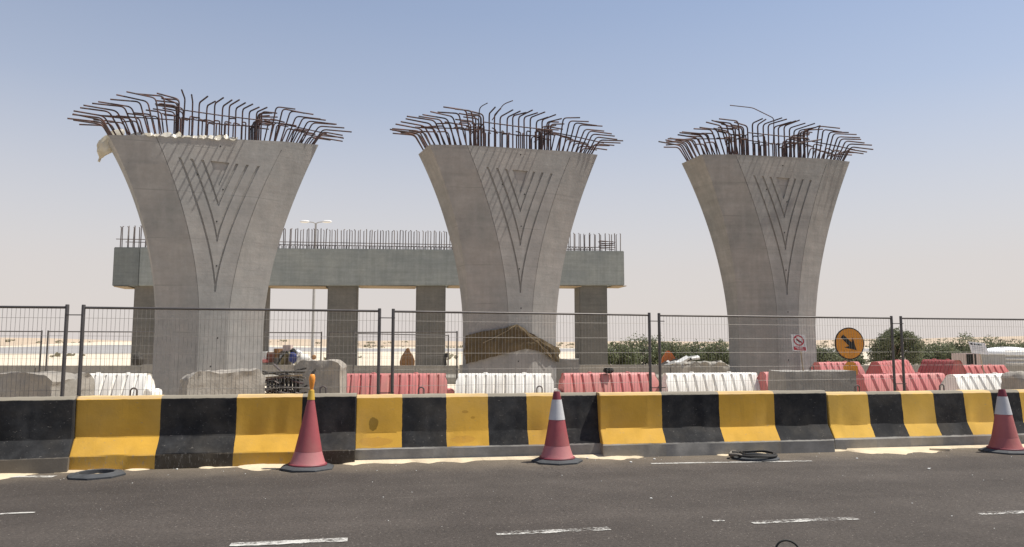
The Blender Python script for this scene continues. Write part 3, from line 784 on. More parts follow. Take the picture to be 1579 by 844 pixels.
# ------------------------------------------------------------ flared piers
def bool_cut(me, cutters):
    o = bpy.data.objects.new('tmp', me); COL.objects.link(o); tmp = [o]
    for i, c in enumerate(cutters):
        k = bpy.data.objects.new('cut', c); COL.objects.link(k); tmp.append(k); k.hide_render = True
        md = o.modifiers.new('b%d' % i, 'BOOLEAN'); md.operation = 'DIFFERENCE'; md.solver = 'EXACT'; md.object = k
    bpy.context.view_layer.update()
    dg = bpy.context.evaluated_depsgraph_get(); out = bpy.data.meshes.new_from_object(o.evaluated_get(dg))
    for q in tmp: bpy.data.objects.remove(q)
    return out
def pier(X, Y, Z, rot, mat, label, seed, wtop=2.46, wbot=1.26, tilt=0.0):
    base = Vector((X, Y, 0))
    t = thing('bridge_pier', label, 'bridge pier', base, R(rot), 'flared concrete bridge piers')
    zf = Z - 4.75
    def tt(z): return max(0, (z - zf) / (Z - zf))
    def A(z): return wbot + (wtop - wbot) * tt(z) ** 1.85
    def PW(z): return .335 + 1.205 * tt(z) ** 1.85
    DF = .70
    def Bs(z): return .25 + .28 * tt(z)
    def section(z):
        a, p, b = A(z), PW(z), Bs(z)
        m1 = (a * .985 + p * .015, -(b + (DF - b) * .015))
        pts = [(-p, -DF), (p, -DF), (a, -b), (a + .0, b), (p, DF), (-p, DF), (-a, b), (-a, -b)]
        return pts
    nz = 44; zs = [0] + [zf * .5] + [zf + (Z - zf) * i / nz for i in range(nz + 1)]
    vs = []; fs = []
    for z in zs:
        for x, y in section(z): vs.append((x, y, z + (tilt * x if z == Z else tilt * x * tt(z) ** 3)))
    n = 8
    for j in range(len(zs) - 1):
        for k in range(n):
            k2 = (k + 1) % n; fs.append((j*n+k, j*n+k2, (j+1)*n+k2, (j+1)*n+k))
    fs.append(tuple(range(n - 1, -1, -1))); fs.append(tuple((len(zs)-1)*n + k for k in range(n)))
    me = MB().add(vs, fs).mesh('pier_shaft')
    # grooves: nested V lines and a triangle
    cut = []
    zt = Z - .60
    def arm(x0, za, ex, sgn):
        pts = []
        for i in range(15):
            f = i / 14; z = zt - .02 * f + (za - zt) * f; g = max(0, (z - za) / (zt - za)); pts.append((sgn * x0 * g ** ex, z))
        pr = []; wd = .034; dp = .030
        for i, (x, z) in enumerate(pts):
            wd = .046 - .018 * i / 14
            pr += [(x - wd, -DF - .03, z), (x + wd, -DF - .03, z), (x + wd * .45, -DF + dp, z), (x - wd * .45, -DF + dp, z)]
        m = len(pts); ff = [(3, 2, 1, 0), tuple((m - 1) * 4 + q for q in range(4))]
        for i in range(m - 1):
            for q in range(4):
                q2 = (q + 1) % 4; ff.append((i*4+q, i*4+q2, (i+1)*4+q2, (i+1)*4+q))
        cut.append(MB().add(pr, ff).mesh('c'))
    for x0, za, ex in ((.93, Z - 3.85, 1.5), (.66, Z - 2.60, 1.32), (.41, Z - 1.70, 1.1)):
        for s in (-1, 1): arm(x0, za, ex, s)
    for s in (-1, 1):
        pr = []; m = 22
        for i in range(m):
            z = Z - .10 - 4.3 * i / (m - 1); x = s * PW(z); wd = .012 - .007 * i / (m - 1)
            pr += [(x - wd, -DF - .05, z), (x + wd, -DF - .05, z), (x + wd * .6, -DF + .022, z), (x - wd * .6, -DF + .022, z)]
        ff = [(3, 2, 1, 0), tuple((m - 1) * 4 + q for q in range(4))]
        for i in range(m - 1):
            for q in range(4):
                q2 = (q + 1) % 4; ff.append((i*4+q, i*4+q2, (i+1)*4+q2, (i+1)*4+q))
        cut.append(MB().add(pr, ff).mesh('c'))
    cut.append(MB().prism([(-.22, zt), (.22, zt), (0, zt - .62)], -DF - .05, -DF + .035).mesh('c'))
    me2 = bool_cut(me, cut)
    bm = bmesh.new(); bm.from_mesh(me2); sharpen(bm, 14); bm.to_mesh(me2); bm.free(); me2.name = 'shaft'
    link('shaft', me2, mat, t)
    # form tie holes
    hm = MB().lathe([(.019, -.004), (.019, .003), (.014, .005)], 10).mesh('tie_hole'); hm.materials.append(M('hole'))
    rnd = random.Random(seed)
    for x, z in ((0, Z - 2.15), (0, Z - 3.2), (0, Z - 4.3), (-.52, Z - 1.0), (.12, Z - 1.25), (.08, Z - 5.0), (-.05, Z - 5.65), (.0, Z - .22)):
        share('tie_hole', hm, t, (x + rnd.uniform(-.03, .03), -DF - .001, z + rnd.uniform(-.05, .05)), (R(90), 0, 0))
    # reinforcing bars
    def bar(pts, r=.0195, nm='rebar', mt='rust'):
        # fillet the bends
        P = [Vector(p) for p in pts]; out = [P[0]]
        for i in range(1, len(P) - 1):
            a, b, c = P[i-1], P[i], P[i+1]; rad = min(.10, (b-a).length * .4, (c-b).length * .4)
            s = b + (a - b).normalized() * rad; e = b + (c - b).normalized() * rad
            for k in range(5):
                f = k / 4; out.append(s.lerp(b, f).lerp(b.lerp(e, f), f))
        out.append(P[-1]); return MB().tube(out, r, 6).build(nm, mt, t, smooth=60)
    U = rnd.uniform
    zb = Z - .05
    # centre rows (front, back): upright, arms bent outwards
    for row, y, m in ((0, -DF + .12, 11), (1, DF - .12, 9)):
        for i in range(m):
            x = -.86 + 1.72 * i / (m - 1) + U(-.02, .02); h = .98 + U(-.05, .05) - .06 * row
            dx = .14 if x > -.55 else -.16
            if row == 0: bar([(x, y, zb), (x + U(-.015, .015), y, Z + h - .10), (x + dx * .75 + U(0, .06), y - .58 + U(-.12, .08), Z + h - .10 + U(-.05, .03))])
            else: bar([(x, y, zb), (x, y, Z + h - .12), (x + .2, y + .35, Z + h - .05)])
    # inner short hooked bars
    for i in range(9):
        x = -.8 + 1.6 * i / 8 + U(-.04, .04); y = U(-.5, .3); h = .62 + U(-.04, .05)
        bar([(x, y, zb), (x, y, Z + h), (x + U(.10, .2) * rnd.choice((-1, 1)), y + U(-.05, .05), Z + h + U(-.05, .02))], .018)
    # depth rows at the panel edges, arms bent sideways
    for s in (-1, 1):
        for i in range(9):
            y = -.52 + 1.04 * i / 8; x = s * (.98 + U(-.03, .03)); h = .90 + U(-.07, .06); l = U(.34, .55)
            bar([(x, y, zb), (x + s * .01, y, Z + h), (x + s * l, y + U(-.06, .06), Z + h + U(-.04, .08))])
            if i % 2: bar([(x - s * .1, y + .06, zb), (x - s * .1, y + .06, Z + h - .2), (x + s * U(.25, .4), y + .06, Z + h - .22 + U(-.05, .05))], .018)
        # wings
        m = 9
        for row, ys in ((0, -1), (1, 1)):
            for i in range(m):
                f = (i + .3) / (m - .4); x = s * (1.18 + (wtop - .14 - 1.18) * f)
                yl = (DF - .12) if abs(x) < 1.55 else (DF - .12) + (Bs(Z) - DF) * (abs(x) - 1.55) / (wtop - 1.55)
                y = ys * yl; ln = .99 - .44 * f + U(-.04, .04); th = R(7 + 26 * f + U(-2, 2)); l = (.56 + .16 * f + U(-.10, .10)) * (1 if row == 0 else .72)
                zz = tilt * x
                b0 = (x - s * .03, y, zb + zz); b1 = (x + s * ln * math.sin(th), y + ys * .04, Z + zz + ln * math.cos(th))
                bar([b0, b1, (b1[0] + s * l, b1[1] + ys * U(.02, .16), b1[2] + U(-.07, .04) * (1 - f * .6))])
                if row == 0 and i in (1, 4, 6): bar([(x, y + .3, zb + zz), (x + s * .5 * ln * math.sin(th), y + .3, Z + zz + .62 * ln), (x + s * (.3 + .5 * ln * math.sin(th)), y + .3, Z + zz + .62 * ln - U(0, .12))], .017)
        for y in (-.3, -.1, .1, .3):
            x = s * (wtop - .12); zz = tilt * x
            bar([(x - s * .02, y, zb + zz), (x + s * .28, y, Z + zz + .45), (x + s * (.28 + U(.55, .75)), y, Z + zz + .45 + U(-.05, .08))])
        # ties
        zz = tilt * s * 1.8
        bar([(s * 1.05, -DF + .10, Z + .50 + zz), (s * 1.8, -DF + .14, Z + .46 + zz), (s * (wtop + .22), -.5, Z + .40 + zz)], .015, 'tie_bar')
        bar([(s * .98, -.55, Z + .60), (s * .98, 0, Z + .61), (s * .98, .55, Z + .60)], .015, 'tie_bar')
    bar([(-1.0, -DF + .10, Z + .63), (0, -DF + .09, Z + .62), (1.0, -DF + .10, Z + .64)], .015, 'tie_bar')
    bar([(-.9, -.2, Z + .55), (.1, -.22, Z + .5), (.95, -.2, Z + .58)], .015, 'tie_bar')
    return t, Z, DF, section, bar
P1 = pier(-7.667, 18.99, 6.573, 28.2, 'pier', 'nearest flared concrete pier on the left with white plastic hanging from its top', 1, wtop=2.49, tilt=.083)
P2 = pier(-.053, 20.18, 6.635, 22.8, 'pier2', 'middle flared concrete pier with brown tarpaulin round its foot', 2, tilt=.047)
P3 = pier(7.353, 21.12, 6.644, 17.2, 'pier3', 'farthest flared concrete pier, right of the other two', 3, tilt=.034)
# one stray long bar on the right pier
b = P3[4]; Z3 = P3[1]
b([(-.2, -.6, Z3 + .4), (-.15, -.6, Z3 + 1.12), (-.95, -.75, Z3 + 1.30), (-1.7, -.8, Z3 + 1.28)], .013)
b([(1.5, -.6, Z3 - .02), (1.75, -.7, Z3 + .35), (2.0, -.8, Z3 + .2)], .013); b([(.3, -.9, Z3 + .35), (1.2, -.85, Z3 + .55)], .02)
bb = P2[4]; Z2 = P2[1]
bb([(-1.3, -.9, Z2 + .05), (-1.25, -.95, Z2 + .9), (-1.05, -1.0, Z2 + 1.02)], .013); bb([(-.9, -.93, Z2 + .6), (-.6, -1.0, Z2 + 1.05), (-.38, -1.1, Z2 + 1.14)], .013)

# plastic sheeting on the left pier
def sheeting():
    pt_, Z, DF, sec, _ = P1; mw = Matrix.Translation(pt_.location) @ Matrix.Rotation(R(28.2), 4, 'Z')
    a, b_ = at(190, 201, 18.3), at(152, 251, 18.1)
    mb = MB(); n, m = 22, 26
    def fn(u, v):
        c = a.lerp(b_, v) + Vector((-.10 * math.sin(v * math.pi), 0, .02)); r = .03 + .21 * math.sin(min(1, v * 1.15) * math.pi) ** .7 * (1 - .25 * v)
        th = 2 * math.pi * u; k = 1 + .42 * fb((math.cos(th) * 2.2, math.sin(th) * 2.2, v * 4.5))
        ax = (b_ - a).normalized(); s = Vector((ax.z, 0, -ax.x))
        return c + s * math.cos(th) * r * k + Vector((0, 1, 0)) * math.sin(th) * r * .6 * k
    mb.grid(fn, n, m, True)
    o = mb.build('plastic_sheet', 'sheet', smooth=70); tag(o, 'crumpled cream plastic sheet hanging off the left pier top', 'plastic sheet')
    mb = MB(); n = 80
    def fs_(u, v):
        x = -2.05 + 2.45 * u; y = -DF - .03 + .40 * v if x > -1.6 else -DF - .03 + .40 * v + (-1.6 - x) * .52
        zz = Z + .083 * x + .01 + .13 * max(0, .35 + fb((x * 5, v * 4, 0))) * math.sin(math.pi * min(1, v + .15)) + (-.05 if v == 0 else 0) * (1 + fb((x * 7, 0, 2)))
        return mw @ Vector((x, y, zz))
    mb.grid(fs_, n, 9); o = mb.build('plastic_sheet', 'sheet'); tag(o, 'strip of crumpled white plastic lying along the left pier top', 'plastic sheet')
sheeting()

# tarpaulin round the middle pier
def tarp():
    pt_, Z, DF, sec, _ = P2; rot = Matrix.Rotation(R(22.8), 4, 'Z'); mw = Matrix.Translation(pt_.location) @ rot
    s = sec(1.5); s0 = [s[6], s[7], s[0], s[1], s[2], s[3]]; pts = [Vector((x, y)) for x, y in s0]
    ctr = Vector((0, 0)); seg = [(pts[i+1] - pts[i]).length for i in range(5)]; tot = sum(seg)
    def per(u):
        d = u * tot
        for i in range(5):
            if d <= seg[i] or i == 4: return pts[i].lerp(pts[i+1], min(1, d / seg[i]))
            d -= seg[i]
    top = [(700, 521), (712, 519), (745, 511), (775, 507), (797, 500), (806, 505), (815, 512), (832, 521), (853, 533), (870, 540)]
    bot = [(700, 566), (712, 563), (740, 556), (765, 549), (790, 543), (812, 538), (830, 541), (846, 550), (854, 557), (870, 560)]
    def ip(tb, x):
        for (a, ya), (b_, yb) in zip(tb, tb[1:]):
            if a <= x <= b_: return ya + (yb - ya) * (x - a) / (b_ - a)
        return tb[0][1] if x < tb[0][0] else tb[-1][1]
    n, m = 90, 16
    def fn(u, v):
        uu = .12 + u * .80; p = per(uu); nrm = p.normalized()
        off = .07 + .05 * fb((u * 14, v * 2.5, 0)) + .035 * math.sin(v * math.pi) * (1 + fb((u * 30, v * 5, 3)))
        q = mw @ Vector((p.x + nrm.x * off, p.y + nrm.y * off, 1.5)); xx, _ = proj(q)
        zt, zb = at(xx, ip(top, xx), q.y).z, at(xx, ip(bot, xx), q.y).z
        q.z = zt + (zb - zt) * v + .02 * fb((u * 25, v * 3, 8)); return q
    t = thing('tarpaulin', 'brown burlap tarpaulin tied round the foot of the middle pier', 'tarpaulin')
    mb = MB().grid(fn, n, m); mb.build('cloth', 'burlap', t, smooth=80)
    def along(us, vs_, k=14):
        out = []
        for i in range(k + 1):
            f = i / k; q = fn(us[0] + (us[1] - us[0]) * f, vs_[0] + (vs_[1] - vs_[0]) * f)
            d = Vector((0, 0, H)) - q; d.z = 0; out.append(q + d.normalized() * .045)
        return out
    us = [i / 200 for i in range(201)]
    def ux(px):
        return min(us, key=lambda u: abs(proj(fn(u, .3))[0] - px))
    for a, b_ in (((745, .42), (797, .02)), ((806, .08), (850, .92)), ((800, .02), (852, .80)), ((815, .10), (852, .30))):
        MB().tube(along((ux(a[0]), ux(b_[0])), (a[1], b_[1])), .010, 6).build('rope', 'rope', t, smooth=60)
tarp()

# ------------------------------------------------------------ pier bent behind
def bent():
    A = at(172, 441, 42.0); B = at(963, 440, 46.5); d = B - A; dxy = Vector((d.x, d.y, 0)); L = dxy.length; sl_ = d.z / L
    t = thing('pier_bent', 'long grey concrete cross beam on square columns with upright bars on top', 'bridge bent', (A.x, A.y, 0), math.atan2(d.y, d.x))
    z0 = A.z; hb = at(172, 381, 42.0).z - z0; TH = 1.9
    x1 = 1.42
    def beam(xa, xb, ya, yb, cut=0):
        vs = []
        for x in (xa, xb):
            for y, z in ((ya, 0), (yb, 0), (yb, hb), (ya, hb)): vs.append((x, y, z0 + sl_ * x + z - (cut if z and x == xb else 0)))
        return MB().add(vs, [(0,1,2,3),(7,6,5,4),(0,4,5,1),(1,5,6,2),(2,6,7,3),(3,7,4,0)])
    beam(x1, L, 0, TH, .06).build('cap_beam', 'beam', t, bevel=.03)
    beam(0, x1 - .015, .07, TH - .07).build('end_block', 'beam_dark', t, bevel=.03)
    for x in (x1 + .02, L * .475, L * .59):
        pass
    cw = [(207, 252), (365, 411), (505, 551), (642, 687), (768, 812), (893, 936)]
    ux = dxy.normalized()
    def loc_x(px, off=.95):
        # x along the beam whose point (offset back) projects to px
        lo, hi = -2, L + 2
        for _ in range(40):
            mid = (lo + hi) / 2; q = Vector((A.x, A.y, 4)) + ux * mid + Vector((-ux.y, ux.x, 0)) * off
            if proj(q)[0] < px: lo = mid
            else: hi = mid
        return lo
    for a, b_ in cw:
        xa, xb = loc_x(a, .35), loc_x(b_, .35); 
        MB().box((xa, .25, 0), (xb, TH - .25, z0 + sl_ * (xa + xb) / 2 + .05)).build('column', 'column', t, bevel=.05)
    # planks left under the beam
    edges = [loc_x(p) for p in (180, 207, 252, 365, 411, 505, 551, 642, 687, 768, 812, 893, 936, 961)]
    for i in range(0, 14, 2):
        xa, xb = edges[i], edges[i + 1]
        if xb - xa < .3: continue
        zz = z0 + sl_ * (xa + xb) / 2
        MB().box((xa + .12, .03, zz - .055), (xb - .05, TH - .1, zz - .015)).build('formwork_board', 'wood', t)
    # upright bars
    n = 178; hgt = at(178, 347, 42).z - (z0 + hb)
    def mk(h, r, hook):
        pts = [(0, 0, -.1), (0, 0, h - .05)]
        if hook: pts += [(.02, 0, h - .015), (.06, .02, h)]
        return MB().tube(pts, r, 5).mesh('rebar', smooth=60)
    kinds = [mk(hgt, .030, True), mk(hgt * .99, .030, True), mk(hgt * .98, .028, True)]
    kd = [k.copy() for k in kinds]
    for k in kinds: k.materials.append(M('bar_pale'))
    for k in kd: k.materials.append(M('bar_dark'))
    rnd = random.Random(4)
    for i in range(n):
        x = .18 + (L - .36) * i / (n - 1) + rnd.uniform(-.03, .03); yy = .2 if i % 2 else .55
        dark = rnd.random() < (.8 if i < 9 else .28)
        zf_ = z0 + hb + sl_ * x - .06 * (x / L)
        o = share('rebar', rnd.choice(kd if dark else kinds), t, (x, yy + rnd.uniform(-.05, .05), zf_), (rnd.uniform(-.02, .02), rnd.uniform(-.015, .015), rnd.uniform(0, 6)), (1, 1, 1 - .12 * x / L + rnd.uniform(-.015, .015)))
    # low stirrup loops
    lm = MB().tube([(-.07, 0, -.05), (-.07, 0, .16), (-.05, 0, .22), (0, 0, .24), (.05, 0, .22), (.07, 0, .16), (.07, 0, -.05)], .016, 5).mesh('stirrup', smooth=60); lm.materials.append(M('bar_dark'))
    for i in range(96):
        x = loc_x(418, .2) + (L - 2 - loc_x(418, .2)) * i / 95; share('stirrup', lm, t, (x, .35, z0 + hb + sl_ * x - .06 * x / L), (0, 0, rnd.uniform(-.3, .3)))
    for zr, yr in ((.36, .18), (.40, TH - .22)):
        MB().tube([(.05, yr, z0 + hb + zr + .12), (L * .5, yr, z0 + hb + sl_ * L * .5 + zr - .03), (L - .9, yr, z0 + hb + sl_ * L + zr - .20)], .024, 6).build('long_bar', 'bar_dark', t, smooth=60)
    # rusty bundle near the right end
    bx = loc_x(936, .2)
    for i in range(8):
        z = z0 + hb + sl_ * bx + .1 + .07 * i
        MB().tube([(bx - .5 + rnd.uniform(-.1, .1), .1, z), (bx + .5 + rnd.uniform(-.1, .1), .15, z + rnd.uniform(-.08, .12))], .022, 5).build('stacked_bar', 'rust', t)
    for px in (172, 172):
        pass
    return t
bent()

# street lamp
def lamp():
    b_ = at(479, 545, 66.0); top = at(487, 343, 66.0); h = top.z
    t = thing('street_lamp', 'tall double-armed street lamp behind the cross beam', 'street lamp', (top.x, 66, 0))
    MB().tube([(0, 0, 0), (0, 0, h * .5), (0, 0, h - .1)], [.15, .12, .085], 10).build('pole', 'tank_grey', t, smooth=50)
    for s in (-1, 1):
        MB().tube([(0, 0, h - .12), (s * .25, 0, h), (s * .7, 0, h + .05)], .045, 8).build('arm', 'tank_grey', t, smooth=50)
        v, f = lump((s * 1.0, 0, h + .06), (.46, .17, .13), 1, 2, .03); MB().add(v, f).build('lamp_head', 'lamp_white', t, smooth=60)
lamp()

# ------------------------------------------------------------ low wall and things behind it
def low_wall():
    t = thing('low_wall', 'long low grey concrete wall behind the piers', 'wall', (0, 28.5, 0))
    rnd = random.Random(9); xs = [-26 + 4.0 * i for i in range(14)]
    for i, x in enumerate(xs):
        h = .66 + rnd.uniform(-.02, .02); y = rnd.uniform(-.03, .03)
        MB().prism([(y - .28, 0), (y + .28, 0), (y + .26, .2), (y + .12, .32), (y + .10, h), (y - .10, h), (y - .12, .32), (y - .26, .2)], 0, 3.97).build('wall_section', 'wall', t, bevel=.012).matrix_local = Matrix.Translation((x, 0, 0)) @ Matrix(((0, 1, 0, 0), (1, 0, 0, 0), (0, 0, 1, 0), (0, 0, 0, 1)))
low_wall()
# heap left of the tall block
def lumpthing(name, px, D, rad, mat, label, cat, seed, amp=.3, flat=None, sub=3, zoff=None, group=None):
    q = at(px[0], px[1], D); v, f = lump((0, 0, 0), rad, seed, sub, amp, 1.8, flat)
    o = MB().add(v, f).build(name, mat, smooth=50); o.location = (q.x, q.y, q.z if zoff is None else zoff); return tag(o, label, cat, group)
def tent(name, px, base_z, D, wdt, hgt, mat, label, cat):
    q = at(px[0], px[1], D); t = thing(name, label, cat, (q.x, D, base_z))
    MB().grid(lambda u, v: ((u - .5) * wdt * (1 + .15 * fb((v * 3, u * 3, 1))), (v - .5) * .8, hgt * (1 - abs(u - .5) * 1.7) + .05 * fb((u * 6, v * 4, 2))), 17, 9).build('cover', mat, t, smooth=60)
    return t
tn = tent('canvas_shelter', (446, 555), .35, 31, .85, .80, 'olive', 'small olive canvas cover with dark edge among the site clutter', 'canvas cover')
MB().tube([(-.42, -.42, .2), (-.2, -.42, .55), (.02, -.43, .82), (.2, -.42, .55)], .035, 6).build('dark_edge', 'black_cloth', tn, smooth=60)
lumpthing('blue_bundle', (452, 552), 30.2, (.16, .15, .22), 'blue', 'dark blue bundle in front of the olive canvas cover', 'bundle', 2)
lumpthing('black_bundle', (452, 543), 30.4, (.13, .12, .14), 'black_cloth', 'black bundle on top of the olive canvas cover', 'bundle', 5)
lumpthing('white_sack', (460, 544), 30.6, (.13, .12, .12), 'tank_white', 'white sack right of the black bundle', 'sack', 6)
lumpthing('white_sack', (467, 556), 30.8, (.30, .2, .28), 'rubble_white', 'larger white sack behind the tall concrete block', 'sack', 7)
for i, (x, y, w_, h_, m, lb) in enumerate(((421, 551, .36, .42, 'rust_red', 'reddish brown box in the clutter right of the left pier'), (429, 545, .22, .40, 'brown', 'narrow orange-brown box right of the reddish brown box'), (444, 537, .34, .26, 'pinkish', 'pinkish grey cabinet behind the olive canvas cover'), (408, 549, .20, .36, 'rubble_white', 'pale box beside the left pier edge'), (437, 551, .3, .2, 'rubble_white', 'pale low box left of the olive canvas cover'), (413, 557, .5, .14, 'red_plastic_deep', 'low red crate on the wall beside the left pier'))):
    q = at(x, y, 31.5); o = MB().box((-w_ / 2, -.2, -h_ / 2), (w_ / 2, .2, h_ / 2)).build('site_box', m, bevel=.015); o.location = q; o.rotation_euler = (0, 0, R(10 * i - 20)); tag(o, lb, 'box')
    o2 = MB().box((-w_ / 2 - .02, -.22, -q.z), (w_ / 2 + .02, .22, -h_ / 2 - .004)).build('stand', 'scrap', o)
lumpthing('brown_barrel', (484, 551), 31.0, (.10, .10, .10), 'brown', 'small round brown drum seen past the lamp post', 'drum', 8, .05)
o = MB().prism([(-.29, 0), (.29, 0), (.31, .35), (.22, .58), (.11, .72), (.08, .84), (.02, .9), (-.05, .84), (-.13, .70), (-.25, .52), (-.31, .3)], -.12, .12).build('brown_hoarding', 'brown', bevel=.03)
q = at(628, 562, 31.5); o.location = (q.x, 31.5, q.z - .2); tag(o, 'pointed brown cloth bundle seen between the square columns', 'cloth bundle')
o = MB().prism([(-.30, 0), (.30, 0), (.26, .35), (.08, .62), (-.06, .66), (-.26, .35)], -.1, .1).build('orange_marker', 'orange_cloth', bevel=.03)
q = at(1031, 562, 30.5); o.location = (q.x, 30.5, q.z - .1); tag(o, 'small orange triangular marker in front of the bushes', 'marker')
rnd = random.Random(21)
t = thing('rubble_heap', 'pale broken rubble slabs beside the orange marker', 'rubble', (at(1045, 560, 30).x, 30, 0))
for i in range(12):
    f = i / 11; MB().box((-.22, -.15, -.04), (.22, .15, .04), Matrix.Rotation(rnd.uniform(-.6, 0), 3, 'Y') @ Matrix.Rotation(rnd.uniform(-.5, .5), 3, 'X'), (-.6 + 1.25 * f, rnd.uniform(-.2, .2), .62 + .26 * f + rnd.uniform(-.05, .05))).build('slab', 'rubble_white' if i % 4 else 'charred', t)
MB().prism([(-.8, 0), (.8, 0), (.65, .7), (-.6, .5)], -.3, .3).build('mound', 'drift', t)
o = MB().prism([(-.06, 0), (.06, 0), (.03, .25), (.10, .45), (.05, .52), (-.05, .5), (-.09, .3)], -.06, .06).build('black_stake', 'black_cloth', bevel=.02)
q = at(687, 562, 31); o.location = (q.x, 31, q.z - .05); tag(o, 'short black stake right of the fourth column', 'stake')
lumpthing('dark_rubble', (213, 556), 40, (.28, .25, .42), 'charred', 'dark heap leaning against the leftmost square column', 'heap', 9, .3)

# ------------------------------------------------------------ signs
def disc(r, y0, y1, n=44): return MB().prism([(r * math.cos(2 * math.pi * k / n), r * math.sin(2 * math.pi * k / n)) for k in range(n)], y0, y1)
def round_sign():
    c = at(1310, 530, 13.6); r = .292
    t = thing('arrow_sign', 'round orange sign with black arrow pointing down to the right', 'traffic sign', (c.x, c.y, 0), R(9)); z = c.z
    t.rotation_euler[1] = R(0)
    def up(o): o.location = (0, 0, z); return o
    up(disc(r, 0, .012).build('rim', 'sign_black', t))
    up(disc(r * .925, -.004, .008).build('face', 'orange', t))
    ca, sa = math.cos(R(-43)), math.sin(R(-43))
    pl = [(-.175, .038), (.045, .038), (.03, .135), (.175, 0), (.03, -.115), (.045, -.038), (-.175, -.038)]
    pl = [(-.20, .035), (.02, .042), (-.03, .125), (.175, .0), (-.03, -.125), (.02, -.042), (-.20, -.035)]
    up(MB().prism([(x * ca - y * sa, x * sa + y * ca) for x, y in pl], -.008, .0).build('arrow', 'sign_black', t))
    MB().tube([(0, .04, 0), (0, .04, z - r - .02), (0, .03, z + .1)], .026, 8).build('post', 'scrap', t, smooth=50)
    MB().prism([(-.13, z - .56), (.13, z - .56), (.14, z - .42), (.06, z - .33), (-.06, z - .33), (-.14, z - .42)], -.012, .012).build('lower_plate', 'orange', t)
    lm = MB().box((-.05, -.09, z - .62), (.05, -.02, z - .52)).build('lamp_bracket', 'charred', t, bevel=.01)
    MB().box((-.25, -.2, 0), (.25, .25, .06)).build('base', 'charred', t, bevel=.01)
round_sign()
def prohibition():
    c = at(1232, 529, 12.45)
    t = thing('prohibition_sign', 'small white prohibition sign with red band on a leaning stick', 'sign', (c.x, c.y, 0)); z = c.z
    bar_, wd, hh = None, .118, .138
    plate = bpy.data.objects.new('tmp', None); 
    rot = Matrix.Rotation(R(9), 3, 'Y'); k = lambda x, zz: (x - .10 * zz, zz - .06 * x)
    def P(poly, y0, y1, nm, mt, par=t):
        o = MB().prism([k(x, zz) for x, zz in poly], y0, y1).build(nm, mt, par); o.location = (0, 0, z) if par is t else (0, 0, 0); return o
    pl = P([(-wd, -hh), (wd, -hh), (wd, hh), (-wd, hh)], 0, .006, 'plate', 'sign_white')
    n = 32; ro, ri = .088, .068
    rv = [(r * math.cos(2*math.pi*q/n), .04 + r * math.sin(2*math.pi*q/n)) for r in (ro, ri) for q in range(n)]
    vs = [(k(x, zz)[0], -.004, k(x, zz)[1]) for x, zz in rv]
    o = MB().add(vs, [(q, (q+1) % n, n + (q+1) % n, n + q) for q in range(n)]).build('ring', 'sign_red', pl)
    P([(-.058, .086), (-.048, .096), (.058, -.006), (.048, -.016)], -.006, -.003, 'slash', 'sign_red', pl)
    P([(-.045, .05), (-.015, .075), (.0, .045), (.04, .03), (.05, .01), (.01, .005), (-.02, .03)], -.0028, -.001, 'pictogram', 'sign_black', pl)
    P([(-.1, -.122), (.1, -.122), (.1, -.064), (-.1, -.064)], -.004, -.001, 'red_band', 'sign_red', pl)
    for x0, x1, z0 in ((-.07, -.02, -.083), (-.01, .05, -.083), (-.05, .06, -.105)):
        P([(x0, z0), (x1, z0), (x1, z0 + .01), (x0, z0 + .01)], -.0065, -.0045, 'lettering', 'sign_white', pl)
    MB().tube([(.06, .02, .95), (.03, .015, z - hh), (.0, .012, z + .05)], .010, 7).build('stick', 'wood', t, smooth=60)
prohibition()
def notice():
    c = at(1509, 537, 16.2)
    t = thing('notice_board', 'tilted white notice on a leaning stick in front of the white tank', 'sign', (c.x, c.y, 0)); z = c.z
    k = lambda x, zz: (x - .22 * zz, zz - .10 * x)
    def P(poly, y0, y1, nm, mt, par):
        o = MB().prism([k(x, zz) for x, zz in poly], y0, y1).build(nm, mt, par)
        if par is t: o.location = (0, 0, z)
        return o
    pl = P([(-.18, -.125), (.19, -.125), (.17, .125), (-.19, .125)], 0, .008, 'plate', 'sign_white', t)
    P([(-.155, .06), (-.115, .055), (-.115, .095), (-.155, .10)], -.004, -.001, 'emblem', 'sign_black', pl)
    for i in range(4):
        x = -.085 + i * .045; P([(x, .06), (x + .034, .06), (x + .036, .09), (x + .002, .09)], -.004, -.001, 'lettering', 'teal' if i % 2 else 'sign_black', pl)
    for zz in (.015, -.02, -.055): P([(-.14, zz), (.11, zz), (.11, zz + .006), (-.14, zz + .006)], -.004, -.001, 'lettering', 'tank_grey', pl)
    MB().tube([(.21, .05, 0), (.10, .03, z - .5), (.01, .02, z)], .013, 7).build('stick', 'wood_pale', t, smooth=60)
notice()

